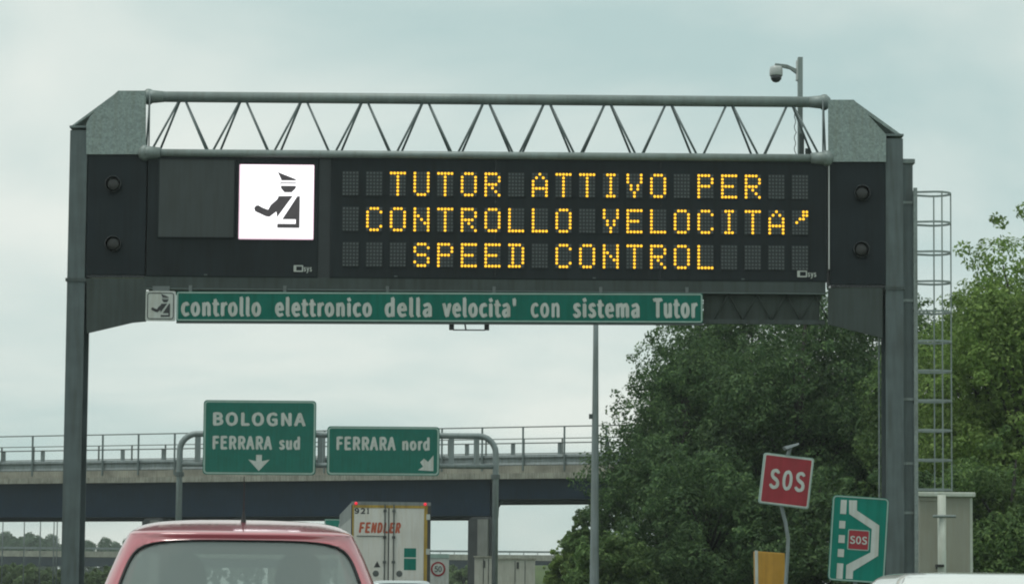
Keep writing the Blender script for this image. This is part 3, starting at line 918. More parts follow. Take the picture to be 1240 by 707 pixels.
xa, xb = 0.5 * (q(214.5, 560).x + q(214.5, 650).x) + 0.08, 0.5 * (q(600, 560).x + q(599.5, 680).x)
zA = 0.5 * (q(230, 526.5).z + q(580, 526.3).z)
PB = Vector(((xa + xb) / 2, YS, 0))
po = thing('sign_portal', PB, 'rounded grey tubular portal carrying two green direction signs', 'portal')
rad = 0.75
arc = [(xa, YS, 0), (xa, YS, zA - rad)] + [(xa + rad - rad * math.cos(a), YS, zA - rad + rad * math.sin(a)) for a in [math.pi / 2 * k / 6 for k in range(1, 7)]]
arc += [(xb - rad + rad * math.sin(a), YS, zA - rad + rad * math.cos(a)) for a in [math.pi / 2 * k / 6 for k in range(0, 7)]] + [(xb, YS, 0)]
MB(PB).path(arc, 0.135, 12).build('frame_tube', 'portal_steel', po, smooth=True)
zB = 0.5 * (q(225, 564).z + q(570, 562).z)
MB(PB).path([(xa, YS, zB), (xb, YS, zB)], 0.11, 10).build('lower_tube', 'portal_steel', po, smooth=True)
for px in (239.5, 388, 546.5, 577):
    x = q(px, 545).x
    MB(PB).box(x - 0.12, x + 0.12, YS - 0.05, YS + 0.05, zB, zA).build('upright', 'portal_steel', po)
for x in (xa, xb):
    MB(PB).lathe([(0.2, -0.09), (0.2, 0.09)], (x, YS, q(600, 577).z), 'Z', 12).build('collar', 'dull_steel', po)
    MB(PB).box(x - 0.3, x + 0.3, YS - 0.3, YS + 0.3, 0, 0.05).build('base_plate', 'dull_steel', po)


def px_sign(name, x0, x1, y0, y1, label, words, Y, arrow, mat_='sign_green'):
    a, b = P(x0, 0.5 * (y0 + y1), Y), P(x1, 0.5 * (y0 + y1), Y)
    zt, zb = P(0.5 * (x0 + x1), y0, Y).z, P(0.5 * (x0 + x1), y1, Y).z
    W_, H_ = b.x - a.x, zt - zb
    t = thing(name, (a.x, Y, zb), label, 'sign', 'direction signs on the portal')
    k = W_ / (x1 - x0)
    U = lambda px: (px - x0) * k
    V = lambda py: (y1 - py) * k
    MB().rrect(0, W_, 0, H_, 0.16, 0, 0.04).build('panel', mat_, t)
    MB().rring(0.03, W_ - 0.03, 0.03, H_ - 0.03, 0.17, 0.07, -0.005, 0.004).build('border', 'sign_border', t)
    for (s, u0, u1, v0, v1, bold) in words:
        put_text(MB(), s, U(u0), U(u1), V(v1), V(v0), -0.006, bold).build('word', 'sign_white', t)
    MB().prism([(U(a_), V(b_)) for a_, b_ in arrow], -0.007, 0.003).build('arrow', 'sign_white', t)
    for xx in (0.18, 0.82):
        MB().box(W_ * xx - 0.06, W_ * xx + 0.06, 0.041, 0.16, 0.15, H_ - 0.1).build('bracket', 'sign_back', t)
    return t


YS2 = YS - 0.3
px_sign('direction_sign', 246, 382.5, 484.6, 574.6, 'larger green direction sign reading Bologna and Ferrara sud', [
    ('BOLOGNA', 257.6, 370, 498.8, 515.6, 0.05), ('FERRARA', 257.6, 329.8, 527.6, 544.2, 0.045), ('sud', 338, 363.4, 527.6, 544.2, 0.045)], YS2,
    [(310.5, 550.4), (317.5, 550.4), (317.5, 558), (327, 556), (314, 570), (301, 556), (310.5, 558)])
px_sign('direction_sign', 396, 532.3, 516.2, 575.4, 'smaller green direction sign reading Ferrara nord', [
    ('FERRARA', 407.4, 479.3, 528.5, 545.1, 0.045), ('nord', 487, 520.2, 528.5, 545.1, 0.045)], YS2,
    [(525, 550.5), (525, 569.6), (506.5, 568.5), (512.5, 564.2), (509, 559), (513.5, 554.5), (518.5, 558.5)])

# ------------------------------------------------------------------ signs at the SOS lay-by
def local_sign(name, corners, Y, label, group=None):
    tl, tr, br_, bl = [P(x, y, Y) for x, y in corners]
    ax = ((tr - tl) + (br_ - bl)) * 0.5
    ay = ((tl - bl) + (tr - br_)) * 0.5
    W_, H_ = ax.length, ay.length
    ang = 0.5 * (math.atan2(-ax.z, ax.x) + math.atan2(ay.x, ay.z))
    t = thing(name, bl, label, 'sign', group, rot=(0, ang, 0))
    return t, W_, H_, ang


YL = 29.5
lay, W_, H_, ang = local_sign('layby_sign', [(1009, 598.3), (1077, 603.2), (1071, 706), (1002.4, 701.8)], YL,
                              'tilted teal sign showing an emergency lay-by around a small red square')
MB().rrect(0, W_, 0, H_, 0.06, 0, 0.025).build('panel', 'sign_teal', lay)
MB().rring(0.006, W_ - 0.006, 0.006, H_ - 0.006, 0.058, 0.018, -0.004, 0.003).build('border', 'sign_border', lay)
LE = lambda y: 115 - .064 * (y - 50)
TE = lambda x: 50 + .073 * (x - 115)
uv = lambda x, y: ((x - LE(y)) / 410 * W_, H_ - (y - TE(x)) / 622 * H_)
for (a, b, c, d) in ((170, 213, 88, 190), (160, 203, 240, 295), (155, 199, 343, 400), (148, 193, 445, 502), (140, 185, 548, 660)):
    x0, _ = uv(a, .5 * (c + d)); x1, _ = uv(b, .5 * (c + d)); z1 = uv(.5 * (a + b), c)[1]; z0 = uv(.5 * (a + b), d)[1]
    MB().box(x0, x1, -0.005, 0.003, z0, z1).build('lane_dash', 'sign_white', lay)
MB().prism([uv(*p) for p in ((232, 90), (290, 92), (288, 165), (450, 275), (440, 495), (258, 605), (255, 662), (205, 660), (210, 560), (385, 470), (395, 300), (232, 190))], -0.005, 0.003).build('bay_outline', 'sign_white', lay)
x0, z1 = uv(232, 308); x1, z0 = uv(365, 452)
MB().rring(x0 - 0.015, x1 + 0.015, z0 - 0.015, z1 + 0.015, 0.02, 0.014, -0.005, 0.003, 2).build('square_border', 'sign_border', lay)
sq = MB().rrect(x0, x1, z0, z1, 0.02, -0.006, 0.003, 2).build('red_square', 'sign_red', lay)
for ch, a, b in (('S', 0.06, 0.33), ('O', 0.37, 0.63), ('S', 0.67, 0.94)):
    put_text(MB(), ch, x0 + (x1 - x0) * a, x0 + (x1 - x0) * b, z0 + 0.27 * (z1 - z0), z1 - 0.29 * (z1 - z0), -0.008, 0.03).build('letter', 'sign_white', sq)
MB().path([(W_ * 0.5, 0.06, -1.3), (W_ * 0.5, 0.06, H_ - 0.1)], 0.03, 10).build('pole', 'portal_steel', lay)
for zz in (0.2, H_ - 0.2):
    MB().box(W_ * .5 - 0.18, W_ * .5 + 0.18, 0.026, 0.1, zz - 0.02, zz + 0.02).build('clamp', 'sign_back', lay)

YR = 31.0
sos, W_, H_, ang = local_sign('sos_sign', [(925, 547), (986, 555), (978.7, 616), (918.3, 608.8)], YR,
                              'tilted square red SOS sign on a bent grey pole')
MB().rrect(0, W_, 0, H_, 0.035, 0, 0.06).build('panel', 'sign_border', sos, bevel=0.004)
MB().rring(0.018, W_ - 0.018, 0.018, H_ - 0.018, 0.03, 0.016, -0.005, 0.003).build('border', 'sign_white', sos)
MB().rrect(0.035, W_ - 0.035, 0.035, H_ - 0.035, 0.02, -0.004, 0.003).build('red_field', 'sign_red', sos)
for ch, a, b in (('S', 0.165, 0.365), ('O', 0.42, 0.62), ('S', 0.67, 0.87)):
    put_text(MB(), ch, W_ * a, W_ * b, H_ * 0.31, H_ * 0.71, -0.007, 0.03).build('letter', 'sign_white', sos)
k = W_ / 61.5
inv = Euler((0, ang, 0)).to_matrix().inverted()
o0 = Vector(sos.location)
bent = [inv @ (P(x, y, YR + 0.08) - o0) for x, y in ((950, 600), (946.5, 614), (951, 632), (954.5, 652), (953.5, 675), (951.5, 707))]
bent.append(inv @ (Vector((P(951, 707, YR + .08).x - 0.05, YR + .08, 0)) - o0))
MB().path(bent, 0.03, 10).build('pole', 'portal_steel', sos, smooth=True)
sp_ = [inv @ (P(x, y, YR + 0.03) - o0) for x, y in ((954, 551), (957, 541))]
MB().path(sp_, 0.03, 8).build('stub', 'portal_steel', sos)
c = inv @ (P(957.5, 539.5, YR + 0.03) - o0)
MB().prism([(c.x - 0.11, c.z - 0.03), (c.x + 0.1, c.z + 0.05), (c.x + 0.11, c.z + 0.025), (c.x - 0.07, c.z - 0.07)], c.y - 0.12, c.y + 0.14).build('solar_panel', 'solar', sos)

ybx = P(933, 700, YR + 0.5)
call = thing('call_box', (ybx.x, YR + 0.5, 0), 'yellow emergency call box standing below the SOS sign', 'call box')
zt = P(933, 667, YR + 0.5).z
wd = 17.5 / 2500 * (YR + 0.5)
MB().prism([(-wd * .9, 0.35), (-wd * 1.02, zt), (wd, zt - 0.03), (wd, 0.35)], 0, 0.32).build('housing', 'box_yellow', call, bevel=0.01)
MB().prism([(-wd * .93, 0.36), (-wd * 1.04, zt + 0.012), (-wd * .88, zt + 0.008), (-wd * .8, 0.36)], -0.012, 0.1).build('edge_trim', 'sign_white', call)
MB().box(-wd * .5, wd * .6, -0.006, 0.01, zt - 0.75, zt - 0.25).build('door', 'box_yellow', call)
MB().box(-0.09, 0.09, 0.05, 0.27, 0, 0.352).build('plinth', 'concrete', call)

# ------------------------------------------------------------------ equipment kiosk behind the ladder
YK = 43.0
k0, k1 = P(1113, 650, YK), P(1177, 650, YK)
KW = k1.x - k0.x
ki = thing('equipment_kiosk', (k0.x, YK, 0), 'grey beige equipment kiosk with pale roof behind the caged ladder', 'kiosk')
zk = P(1145, 601.5, YK).z
MB().box(0, KW, 0, 0.9, 0, zk).build('wall', 'kiosk_wall', ki, bevel=0.01)
MB().box(-0.04, KW + 0.06, -0.1, 1.0, zk + 0.001, zk + 0.1).build('roof', 'kiosk_roof', ki, bevel=0.02)
MB().box(0.01, 0.36, -0.03, -0.002, zk - 0.08, zk - 0.01).build('vent_cover', 'kiosk_wall', ki)
dr = MB().box(KW * .36, KW * .96, -0.012, -0.001, 0.9, zk - 0.12).build('door', 'kiosk_wall', ki)
MB().box(KW - 0.04, KW + 0.012, -0.012, 0.02, 0.1, zk - 0.02).build('corner_trim', 'kiosk_roof', ki)
MB().box(KW * .31, KW * .5, -0.06, -0.013, zk - 1.5, zk - 1.45).build('handle', 'black_trim', ki)
fx = P(1140.5, 650, YK - 0.5)
fp = thing('vent_pipe', (fx.x, YK - 0.5, 0), 'pale upright pipe with short cross arm in front of the kiosk', 'pipe')
zp = P(1140, 599, YK - 0.5).z
MB().path([(0, 0, 0), (0, 0, zp)], 0.085, 12).build('pipe', 'kiosk_roof', fp, smooth=True)
zc = P(1140, 625, YK - 0.5).z
MB().path([(-0.2, -0.09, zc), (0.27, -0.09, zc)], 0.03, 8).build('cross_arm', 'galvanised', fp)
MB().box(-0.14, 0.02, -0.13, 0.0, P(1140, 686, YK - .5).z, P(1140, 683, YK - .5).z).build('clamp', 'black_trim', fp)

# ------------------------------------------------------------------ roadside huts and small signs beyond the truck
for (px0, px1, pyt, Y, lab) in ((574.5, 597.5, 674.5, 101.0, 'narrow pale roadside cabinet in front of the overpass pier'),
                                (603, 648, 677, 112.0, 'wide pale roadside hut between the pier and the trees')):
    a, b = P(px0, 690, Y), P(px1, 690, Y)
    W_ = b.x - a.x; zt = P(.5 * (px0 + px1), pyt, Y).z
    t = thing('roadside_hut', (a.x, Y, 0), lab, 'hut')
    MB().box(0, W_, 0, 0.9, 0, zt).build('wall', 'hut_wall', t, bevel=0.02)
    MB().box(-0.05, W_ + 0.05, -0.06, 1.0, zt + 0.001, zt + 0.07).build('roof', 'concrete', t)
    for kx in (0.45, 0.72):
        MB().box(W_ * kx, W_ * kx + 0.035, -0.015, -0.001, 0.15, zt - 0.06).build('door_joint', 'pier_dark', t)
    MB().box(W_ * .5, W_ * .56, -0.03, -0.0155, zt - 0.5, zt - 0.15).build('handle', 'black_trim', t)

YV = 84.0
a, b = P(519, 690, YV), P(543.5, 690, YV)
W_ = b.x - a.x; zt = P(531, 670.5, YV).z
t = thing('speed_sign', (a.x, YV, 0), 'white roadside panel with round red ringed speed limit of fifty', 'sign')
MB().box(0, W_, 0, 0.04, 0.9, zt).build('panel', 'sign_white', t)
MB().box(-0.01, W_ + 0.01, -0.02, 0.05, zt - 0.16, zt + 0.01).build('top_band', 'sign_border', t)
cz = P(530.5, 688.5, YV).z; cxx = P(530.5, 688, YV).x - a.x
m = MB(); m.lathe([(0.30, -0.004), (0.30, -0.012)], (cxx, 0, cz), 'Y', 24); m.build('red_ring', 'sign_red', t)
m = MB(); m.lathe([(0.225, -0.008), (0.225, -0.017)], (cxx, 0, cz), 'Y', 24); m.build('disc', 'sign_white', t)
put_text(MB(), '50', cxx - 0.15, cxx + 0.15, cz - 0.12, cz + 0.12, -0.021, 0.02).build('numerals', 'sign_ink', t)
for xx in (0.1, W_ - 0.1):
    MB().path([(xx, 0.07, 0), (xx, 0.07, zt - 0.05)], 0.03, 8).build('pole', 'portal_steel', t)

YT = 118.0
a, b = P(393, 633, YT), P(428, 633, YT)
t = thing('exit_sign', (a.x, YT, 0), 'small teal road sign half hidden by the white trailer', 'sign')
zt, zb = P(400, 628, YT).z, P(400, 650, YT).z
MB().rrect(0, b.x - a.x, zb, zt, 0.06, 0, 0.04).build('panel', 'sign_teal', t)
MB().rring(0.02, b.x - a.x - 0.02, zb + 0.02, zt - 0.02, 0.06, 0.05, -0.005, 0.003).build('border', 'sign_border', t)
for xx in (0.3, b.x - a.x - 0.3):
    MB().path([(xx, 0.08, 0), (xx, 0.08, zt - 0.1)], 0.045, 8).build('pole', 'portal_steel', t)


# ------------------------------------------------------------------ cars
def crom(levels, n):
    A = np.array(levels, float)
    out_ = []
    for i in range(len(A) - 1):
        p0, p1, p2, p3 = A[max(0, i - 1)], A[i], A[i + 1], A[min(len(A) - 1, i + 2)]
        for j in range(n):
            t_ = j / n
            # monotone-ish: damped tangents
            m1 = 0.35 * (p2 - p0) if i > 0 else 0.7 * (p2 - p1)
            m2 = 0.35 * (p3 - p1) if i < len(A) - 2 else 0.7 * (p2 - p1)
            h = t_ * t_ * t_; s = t_ * t_
            out_.append((2 * h - 3 * s + 1) * p1 + (h - 2 * s + t_) * m1 + (-2 * h + 3 * s) * p2 + (h - s) * m2)
    out_.append(A[-1])
    return np.array(out_)


def face_out(o, c):
    """turn every face away from the middle of the car"""
    bm = bmesh.new(); bm.from_mesh(o.data)
    bm.normal_update()
    bmesh.ops.reverse_faces(bm, faces=[f for f in bm.faces if f.normal.dot(f.calc_center_median() - c) < 0])
    bm.to_mesh(o.data); bm.free()
    o.data.update()


def make_car(loc, rotz, levels, paint, label, rear_z, side_z, wheels, antenna=None, name='car', d_rear=0.45, d_front=0.75, nsup=5.0, hz_glass=(0.89, 0.95)):
    HS = levels[-1][0] / 1.584
    root = thing(name, loc, label, 'car', rot=(0, 0, rotz))
    NS = 5
    lv = crom(levels, NS)                      # rows: z, w, yr, yf
    zs = lv[:, 0]

    def lev(z):
        return [np.interp(z, zs, lv[:, c]) for c in (1, 2, 3)]

    def rear_pt(th, z, off=0.0):
        w_, yr, yf = lev(z)
        s, c = math.sin(th), math.cos(th)
        r = (abs(s) ** nsup + abs(c) ** nsup) ** (1 / nsup)
        return Vector(((w_ + off) * s / r, yr + d_rear - (d_rear + off) * c / r, z))

    def front_pt(th, z, off=0.0):
        w_, yr, yf = lev(z)
        s, c = math.sin(th), math.cos(th)
        r = (abs(s) ** nsup + abs(c) ** nsup) ** (1 / nsup)
        dfr = min(d_front, 0.9 * (yf - yr - d_rear))
        return Vector(((w_ + off) * s / r, yf - dfr + (dfr + off) * c / r, z))

    def th_of(ratio):
        lo, hi = 0, math.pi / 2
        for _ in range(40):
            mdl = .5 * (lo + hi)
            s, c = math.sin(mdl), math.cos(mdl)
            if s / (abs(s) ** nsup + abs(c) ** nsup) ** (1 / nsup) < ratio: lo = mdl
            else: hi = mdl
        return lo
    thg = th_of(0.965)
    thf = th_of(0.93)
    # column list: rear left .. rear right, right side, front, left side
    rc = list(np.linspace(-math.pi / 2, -thg, 6)) + list(np.linspace(-thg, thg, 25))[1:] + list(np.linspace(thg, math.pi / 2, 6))[1:]
    fc = list(np.linspace(math.pi / 2, thf, 6)) + list(np.linspace(thf, -thf, 21))[1:] + list(np.linspace(-thf, -math.pi / 2, 6))[1:]
    NSD = 18

    def ring(z, off=0.0):
        pts = [rear_pt(t_, z, off) for t_ in rc]
        a, b = rear_pt(math.pi / 2, z, off), front_pt(math.pi / 2, z, off)
        pts += [a.lerp(b, i / NSD) for i in range(1, NSD)]
        fr_ = [front_pt(t_, z, off) for t_ in fc]
        pts += fr_
        a, b = front_pt(-math.pi / 2, z, off), rear_pt(-math.pi / 2, z, off)
        pts += [a.lerp(b, i / NSD) for i in range(1, NSD)]
        return pts
    zz = sorted(set([round(float(z_), 5) for z_ in zs] + [rear_z[0], rear_z[2], side_z[0], side_z[1]]))
    rings = [ring(z_) for z_ in zz]
    n = len(rings[0])
    nr, nf = len(rc), len(fc)
    i0r = 5; i1r = 5 + 24                       # rear opening columns
    s0 = nr - 1
    f0 = nr + NSD - 1                           # first front column
    body, glass_s, glass_f = MB(), MB(), MB()
    vs = [p for r_ in rings for p in r_]
    fs, gs, gf = [], [], []
    for j in range(len(zz) - 1):
        zm = .5 * (zz[j] + zz[j + 1])
        for i in range(n):
            i2 = (i + 1) % n
            f_ = (j * n + i, j * n + i2, (j + 1) * n + i2, (j + 1) * n + i)
            if i0r <= i < i1r and rear_z[0] < zm < rear_z[2]:
                continue
            in_band = side_z[0] < zm < side_z[1]
            if in_band and f0 + 5 <= i < f0 + 25:
                gf.append(f_); continue
            rs = i - s0
            ls = i - (f0 + nf - 1)
            if in_band and (0 <= rs < NSD or 0 <= ls < NSD):
                t_ = rs if 0 <= rs < NSD else NSD - 1 - ls
                if t_ not in (0, 8, NSD - 1):
                    gs.append(f_); continue
            fs.append(f_)
    body.add(vs, fs + [tuple(range((len(zz) - 1) * n, len(zz) * n)), tuple(range(n - 1, -1, -1))])
    bo = body.build('body', paint, root, smooth=True)
    face_out(bo, Vector((0, 2.0, 0.7)))
    glass_s.add(vs, gs).build('side_windows', 'side_glass', root, smooth=True)
    glass_f.add(vs, gf).build('windscreen', 'clear_glass', root, smooth=True)
    for o_ in root.children:
        if o_.name.startswith(('side_windows', 'windscreen')):
            bm = bmesh.new(); bm.from_mesh(o_.data)
            bmesh.ops.delete(bm, geom=[v_ for v_ in bm.verts if not v_.link_faces], context='VERTS')
            bm.to_mesh(o_.data); bm.free()
    # tailgate with a rounded window opening
    zb_, zg0, zt_2, zg1 = rear_z[0], rear_z[1], rear_z[2], rear_z[3]

    def S(u, v, off=0.0):                       # u across -1..1, v is height
        return rear_pt(u * thg, v, off)
    NT = 72
    g_half_b, g_half_t = hz_glass

    def outline(k, scale=1.0):
        """rounded opening: returns (u, z)"""
        a = 2 * math.pi * k / NT
        c, s = math.cos(a), math.sin(a)
        e = 4.6
        rr_ = (abs(c) ** e + abs(s) ** e) ** (-1 / e)
        hu = c * rr_; hv = s * rr_
        z_ = .5 * (zg0 + zg1) + hv * .5 * (zg1 - zg0) * scale
        return hu * (th_of(g_half_b if hv < 0 else g_half_b) / thg) * scale, z_

    def outer(k):
        a = 2 * math.pi * k / NT
        c, s = math.cos(a), math.sin(a)
        m_ = max(abs(c), abs(s))
        v_ = s / m_
        return c / m_, (.5 * (zb_ + zt_2) + v_ * .5 * (zt_2 - zb_))
    NRG = 6
    vs, fs = [], []
    for r_ in range(NRG + 1):
        for k_ in range(NT):
            a, b = outer(k_), outline(k_)
            f_ = r_ / NRG
            off = 0.0 if r_ < NRG - 1 else (-0.004 if r_ == NRG - 1 else -0.022)
            if r_ == NRG: f_ = 1.0
            elif r_ == NRG - 1: f_ = 0.96
            vs.append(S(a[0] + (b[0] - a[0]) * f_, a[1] + (b[1] - a[1]) * f_, off))
    for r_ in range(NRG):
        for k_ in range(NT):
            k2 = (k_ + 1) % NT
            fs.append((r_ * NT + k_, r_ * NT + k2, (r_ + 1) * NT + k2, (r_ + 1) * NT + k_))
    tg = MB().add(vs, fs).build('tailgate', paint, root, smooth=True)
    face_out(tg, Vector((0, 2.0, 0.7)))
    vs, fs = [S(0, .5 * (zg0 + zg1), -0.020)], []
    NG = 5
    for r_ in range(1, NG + 1):
        for k_ in range(NT):
            u_, z_ = outline(k_, r_ / NG)
            vs.append(S(u_, z_, -0.020))
    for k_ in range(NT):
        fs.append((0, 1 + k_, 1 + (k_ + 1) % NT))
        for r_ in range(NG - 1):
            fs.append((1 + r_ * NT + k_, 1 + (r_ + 1) * NT + k_, 1 + (r_ + 1) * NT + (k_ + 1) % NT, 1 + r_ * NT + (k_ + 1) % NT))
    face_out(MB().add(vs, fs).build('rear_window', 'car_glass', tg, smooth=True), Vector((0, 2.0, 0.7)))
    rim_ = [S(*outline(k_), -0.014) for k_ in range(NT + 1)]
    MB().path(rim_, 0.009, 6).build('window_seal', 'black_trim', tg, smooth=True)
    # lamps, bumper, plate
    for s in (-1, 1):
        m = MB()
        ys = [S(s * u_, z_, 0.006) for z_ in (0.72, 0.80, 0.88) for u_ in (0.80, 0.93, 1.06)]
        m.add(ys, [(j * 3 + i, j * 3 + i + 1, j * 3 + i + 4, j * 3 + i + 3) for j in range(2) for i in range(2)])
        m.build('tail_light', 'lamp_red', root, smooth=True)
    m = MB()
    us = np.linspace(-1.35, 1.35, 25)
    vs = [S(u_, z_, o_) for z_, o_ in ((0.28, 0.01), (0.34, 0.05), (0.48, 0.055), (0.54, 0.01)) for u_ in us]
    m.add(vs, [(j * 25 + i, j * 25 + i + 1, (j + 1) * 25 + i + 1, (j + 1) * 25 + i) for j in range(3) for i in range(24)])
    m.build('bumper', paint, root, smooth=True)
    pz = S(0, 0.64, 0.0)
    MB().box(-0.26, 0.26, pz.y - 0.03, pz.y + 0.03, 0.585, 0.695).build('number_plate', 'plate', root)
    Wd = float(np.max(lv[:, 1]))
    for s in (-1, 1):
        for wy in wheels:
            wh = MB().lathe([(0.30, -0.09), (0.315, -0.05), (0.315, 0.05), (0.30, 0.09)], (s * (Wd - 0.09), wy, 0.315), 'X', 24).build('wheel', 'tyre', root, smooth=False)
            MB().lathe([(0.21, 0.0), (0.19, s * 0.012), (0.05, s * 0.02)], (s * (Wd + 0.002), wy, 0.315), 'X', 18).build('rim', 'rim', wh)
            MB().lathe([(0.36, -0.06), (0.36, 0.06)], (s * (Wd - 0.055), wy, 0.33), 'X', 24).build('wheel_arch', 'black_trim', root)
    # mirrors
    w_, yr, yf = lev(1.02)
    for s in (-1, 1):
        MB().lathe([(0.03, -0.05), (0.075, -0.03), (0.085, 0.03), (0.05, 0.08)], (s * (w_ + 0.12), yf - 0.62, 1.02), 'Y', 12).build('mirror', paint, root, smooth=True)
    # seats
    for s in (-1, 1):
        st = MB()
        st.add([(s * 0.36 + x, y, z * HS) for (x, y, z) in (
            (-0.22, 1.95, .35), (.22, 1.95, .35), (.24, 1.5, .42), (-.24, 1.5, .42),
            (-.2, 1.42, 1.12), (.2, 1.42, 1.12), (.2, 1.3, 1.12), (-.2, 1.3, 1.12), (-.24, 1.32, .35), (.24, 1.32, .35))],
            [(0, 1, 2, 3), (3, 2, 5, 4), (4, 5, 6, 7), (7, 6, 9, 8), (8, 9, 1, 0), (0, 3, 4, 7, 8), (1, 9, 6, 5, 2)])
        so = st.build('seat', 'seat_cloth', root, bevel=0.05)
        hm = MB(); hm.rrect(s * 0.36 - 0.125, s * 0.36 + 0.125, 1.16 * HS, 1.385 * HS, 0.07, 1.26, 1.36)
        hm.build('headrest', 'seat_cloth', so, bevel=0.03)
    rbn = MB().rrect(-0.6, 0.6, 0.35, 0.98, 0.08, 0.62, 0.8).build('rear_bench', 'seat_cloth', root, bevel=0.04)
    for s in (-1, 1):
        MB().prism([(s * 0.32 + a, b * HS) for a, b in ((-0.13, 0.95), (0.13, 0.95), (0.125, 1.24), (0.10, 1.33), (0.05, 1.375), (-0.05, 1.375), (-0.10, 1.33), (-0.125, 1.24))], 0.68, 0.80).build('headrest', 'seat_cloth', rbn, bevel=0.03)
    w2, _, yf2 = lev(1.0)
    MB().box(-w2 * .85, w2 * .85, yf2 - 0.75, yf2 - 0.12, 0.7, 0.97).build('dashboard', 'black_trim', root, bevel=0.05)
    if antenna:
        ax_, ay_, az_, ln, back = antenna
        MB().lathe([(0.018, 0.0), (0.010, 0.04), (0.005, 0.08)], (ax_, ay_, az_ - 0.01), 'Z', 10).build('antenna_base', 'black_trim', root)
        MB().path([(ax_, ay_, az_ + 0.06), (ax_, ay_ - back, az_ + ln)], [0.004, 0.002], 6).build('antenna', 'black_trim', root)
    return root


RED_L = [(0.2, .77, .12, 3.80), (.34, .83, .03, 3.90), (.55, .85, 0, 3.93), (.75, .85, .02, 3.86), (.88, .835, .05, 3.72), (.955, .815, .07, 3.25), (.99, .80, .08, 2.98),
         (1.22, .728, .17, 2.66), (1.40, .660, .25, 2.40), (1.47, .628, .285, 2.28), (1.502, .612, .282, 2.2), (1.518, .600, .33, 2.15), (1.540, .582, .50, 2.08), (1.568, .550, .75, 1.98), (1.592, .48, 1.0, 1.88), (1.606, .36, 1.18, 1.75), (1.612, .14, 1.3, 1.6)]
RED_L = [(a, b * 1.045, c, d) for a, b, c, d in RED_L]
RROT = R(7.8)
rcx = P(294.0, 700, 11.25).x
make_car((rcx, 11.2, 0), RROT, RED_L, 'red_paint', 'red hatchback with pale reflections on its roof edge and rear window', (0.60, 1.0, 1.500, 1.468), (1.02, 1.42),
         (0.72, 3.16), antenna=(0.012, 0.95, 1.59, 0.26, 0.12), name='red_car', nsup=3.3)
SED = lambda H_, s: [(0.2, .78, .12, 4.2), (.34, .84, .03, 4.35), (.55, .87, 0, 4.4), (.75, .87, .02, 4.35), (.86, .85, .05, 4.2), (.93, .83, .08, 3.5), (.96, .815, .1, 3.1),
                     (.96 + (H_ - .96) * .45, .73, .35, 2.72), (.96 + (H_ - .96) * .74, .665, .5, 2.42), (.96 + (H_ - .96) * .86, .63, .57, 2.28), (.96 + (H_ - .96) * .93, .585, .64, 2.15),
                     (.96 + (H_ - .96) * .97, .52, .78, 2.0), (H_ - .004, .36, 1.0, 1.8), (H_, .12, 1.2, 1.55)]
wx = P(1072, 700, 15.6).x + 0.76
WR = SED(1.365, 0)
make_car((wx, 15.0, 0), R(-1), WR, 'white_paint', 'white car with only its smooth roof showing below the grey kiosk', (0.60, 0.985, 1.318, 1.2), (0.985, 1.2), (0.75, 3.35), name='white_car')
sx = P(489.5, 704, 46).x
make_car((sx, 45.0, 0), R(4), SED(1.355, 0), 'silver_paint', 'silver car following close behind the white trailer, only its roof showing', (0.60, 0.985, 1.31, 1.275), (0.985, 1.245), (0.75, 3.35), name='silver_car')

# ------------------------------------------------------------------ box trailer
YTR = 66.0
ta, tb_ = P(425, 650, YTR), P(521.5, 650, YTR)
TW = tb_.x - ta.x
TH = P(473, 607.2, YTR).z
tr_ = thing('box_trailer', (ta.x, YTR, 0), 'white box trailer with yellow framed rear doors ahead of the red car', 'truck', rot=(0, 0, R(6.6)))
TL = 12.6
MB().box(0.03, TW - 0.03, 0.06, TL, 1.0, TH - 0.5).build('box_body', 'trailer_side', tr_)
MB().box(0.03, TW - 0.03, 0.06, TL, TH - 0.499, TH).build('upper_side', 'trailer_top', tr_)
ku = TW / 96.5
TU = lambda px: (px - 425) * ku
TV = lambda py: TH - (py - 607.2) * ku
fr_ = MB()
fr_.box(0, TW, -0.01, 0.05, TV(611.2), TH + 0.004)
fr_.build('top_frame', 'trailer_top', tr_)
MB().box(0.07, TW - 0.1, -0.012, 0.05, TV(614.6), TV(611.3)).build('top_rail', 'trailer_yellow', tr_)
for (a, b, nm) in ((0.0, 0.035, 'trailer_dark'), (0.0351, 0.085, 'trailer_yellow'), (TW - 0.21, TW - 0.105, 'trailer_yellow'), (TW - 0.104, TW, 'trailer_dark')):
    MB().box(a, b, -0.011, 0.05, 0.95, TV(611.3)).build('corner_post', nm, tr_)
xm = TU(470.6)
for a, b in ((0.0855, xm - 0.02), (xm + 0.02, TW - 0.211)):
    d = MB().box(a, b, -0.005, 0.045, 1.05, TV(614.7)).build('door', 'trailer_door', tr_, bevel=0.01)
MB().box(xm - 0.019, xm + 0.019, -0.003, 0.04, 1.05, TV(614.7)).build('door_seal', 'trailer_dark', tr_)
for px in (465.8, 476.6):
    bar = MB().path([(TU(px), -0.035, 1.0), (TU(px), -0.035, TV(610))], 0.02, 8).build('locking_bar', 'rail_steel', tr_)
    for py in (618, 650, 680):
        MB().box(TU(px) - 0.05, TU(px) + 0.05, -0.06, -0.004, TV(py) - 0.04, TV(py) + 0.04).build('bar_keeper', 'trailer_dark' if py == 650 else 'rail_steel', bar)
MB().box(TU(432), TU(465), -0.02, -0.0055, TV(649.3), TV(648.3)).build('door_rail', 'rail_steel', tr_)
for px in (430.5, 514.5):
    MB().lathe([(0.045, 0.0), (0.05, -0.03), (0.03, -0.06)], (TU(px), -0.012, TV(609.5)), 'Y', 12).build('marker_lamp', 'lamp_red_lit', tr_)
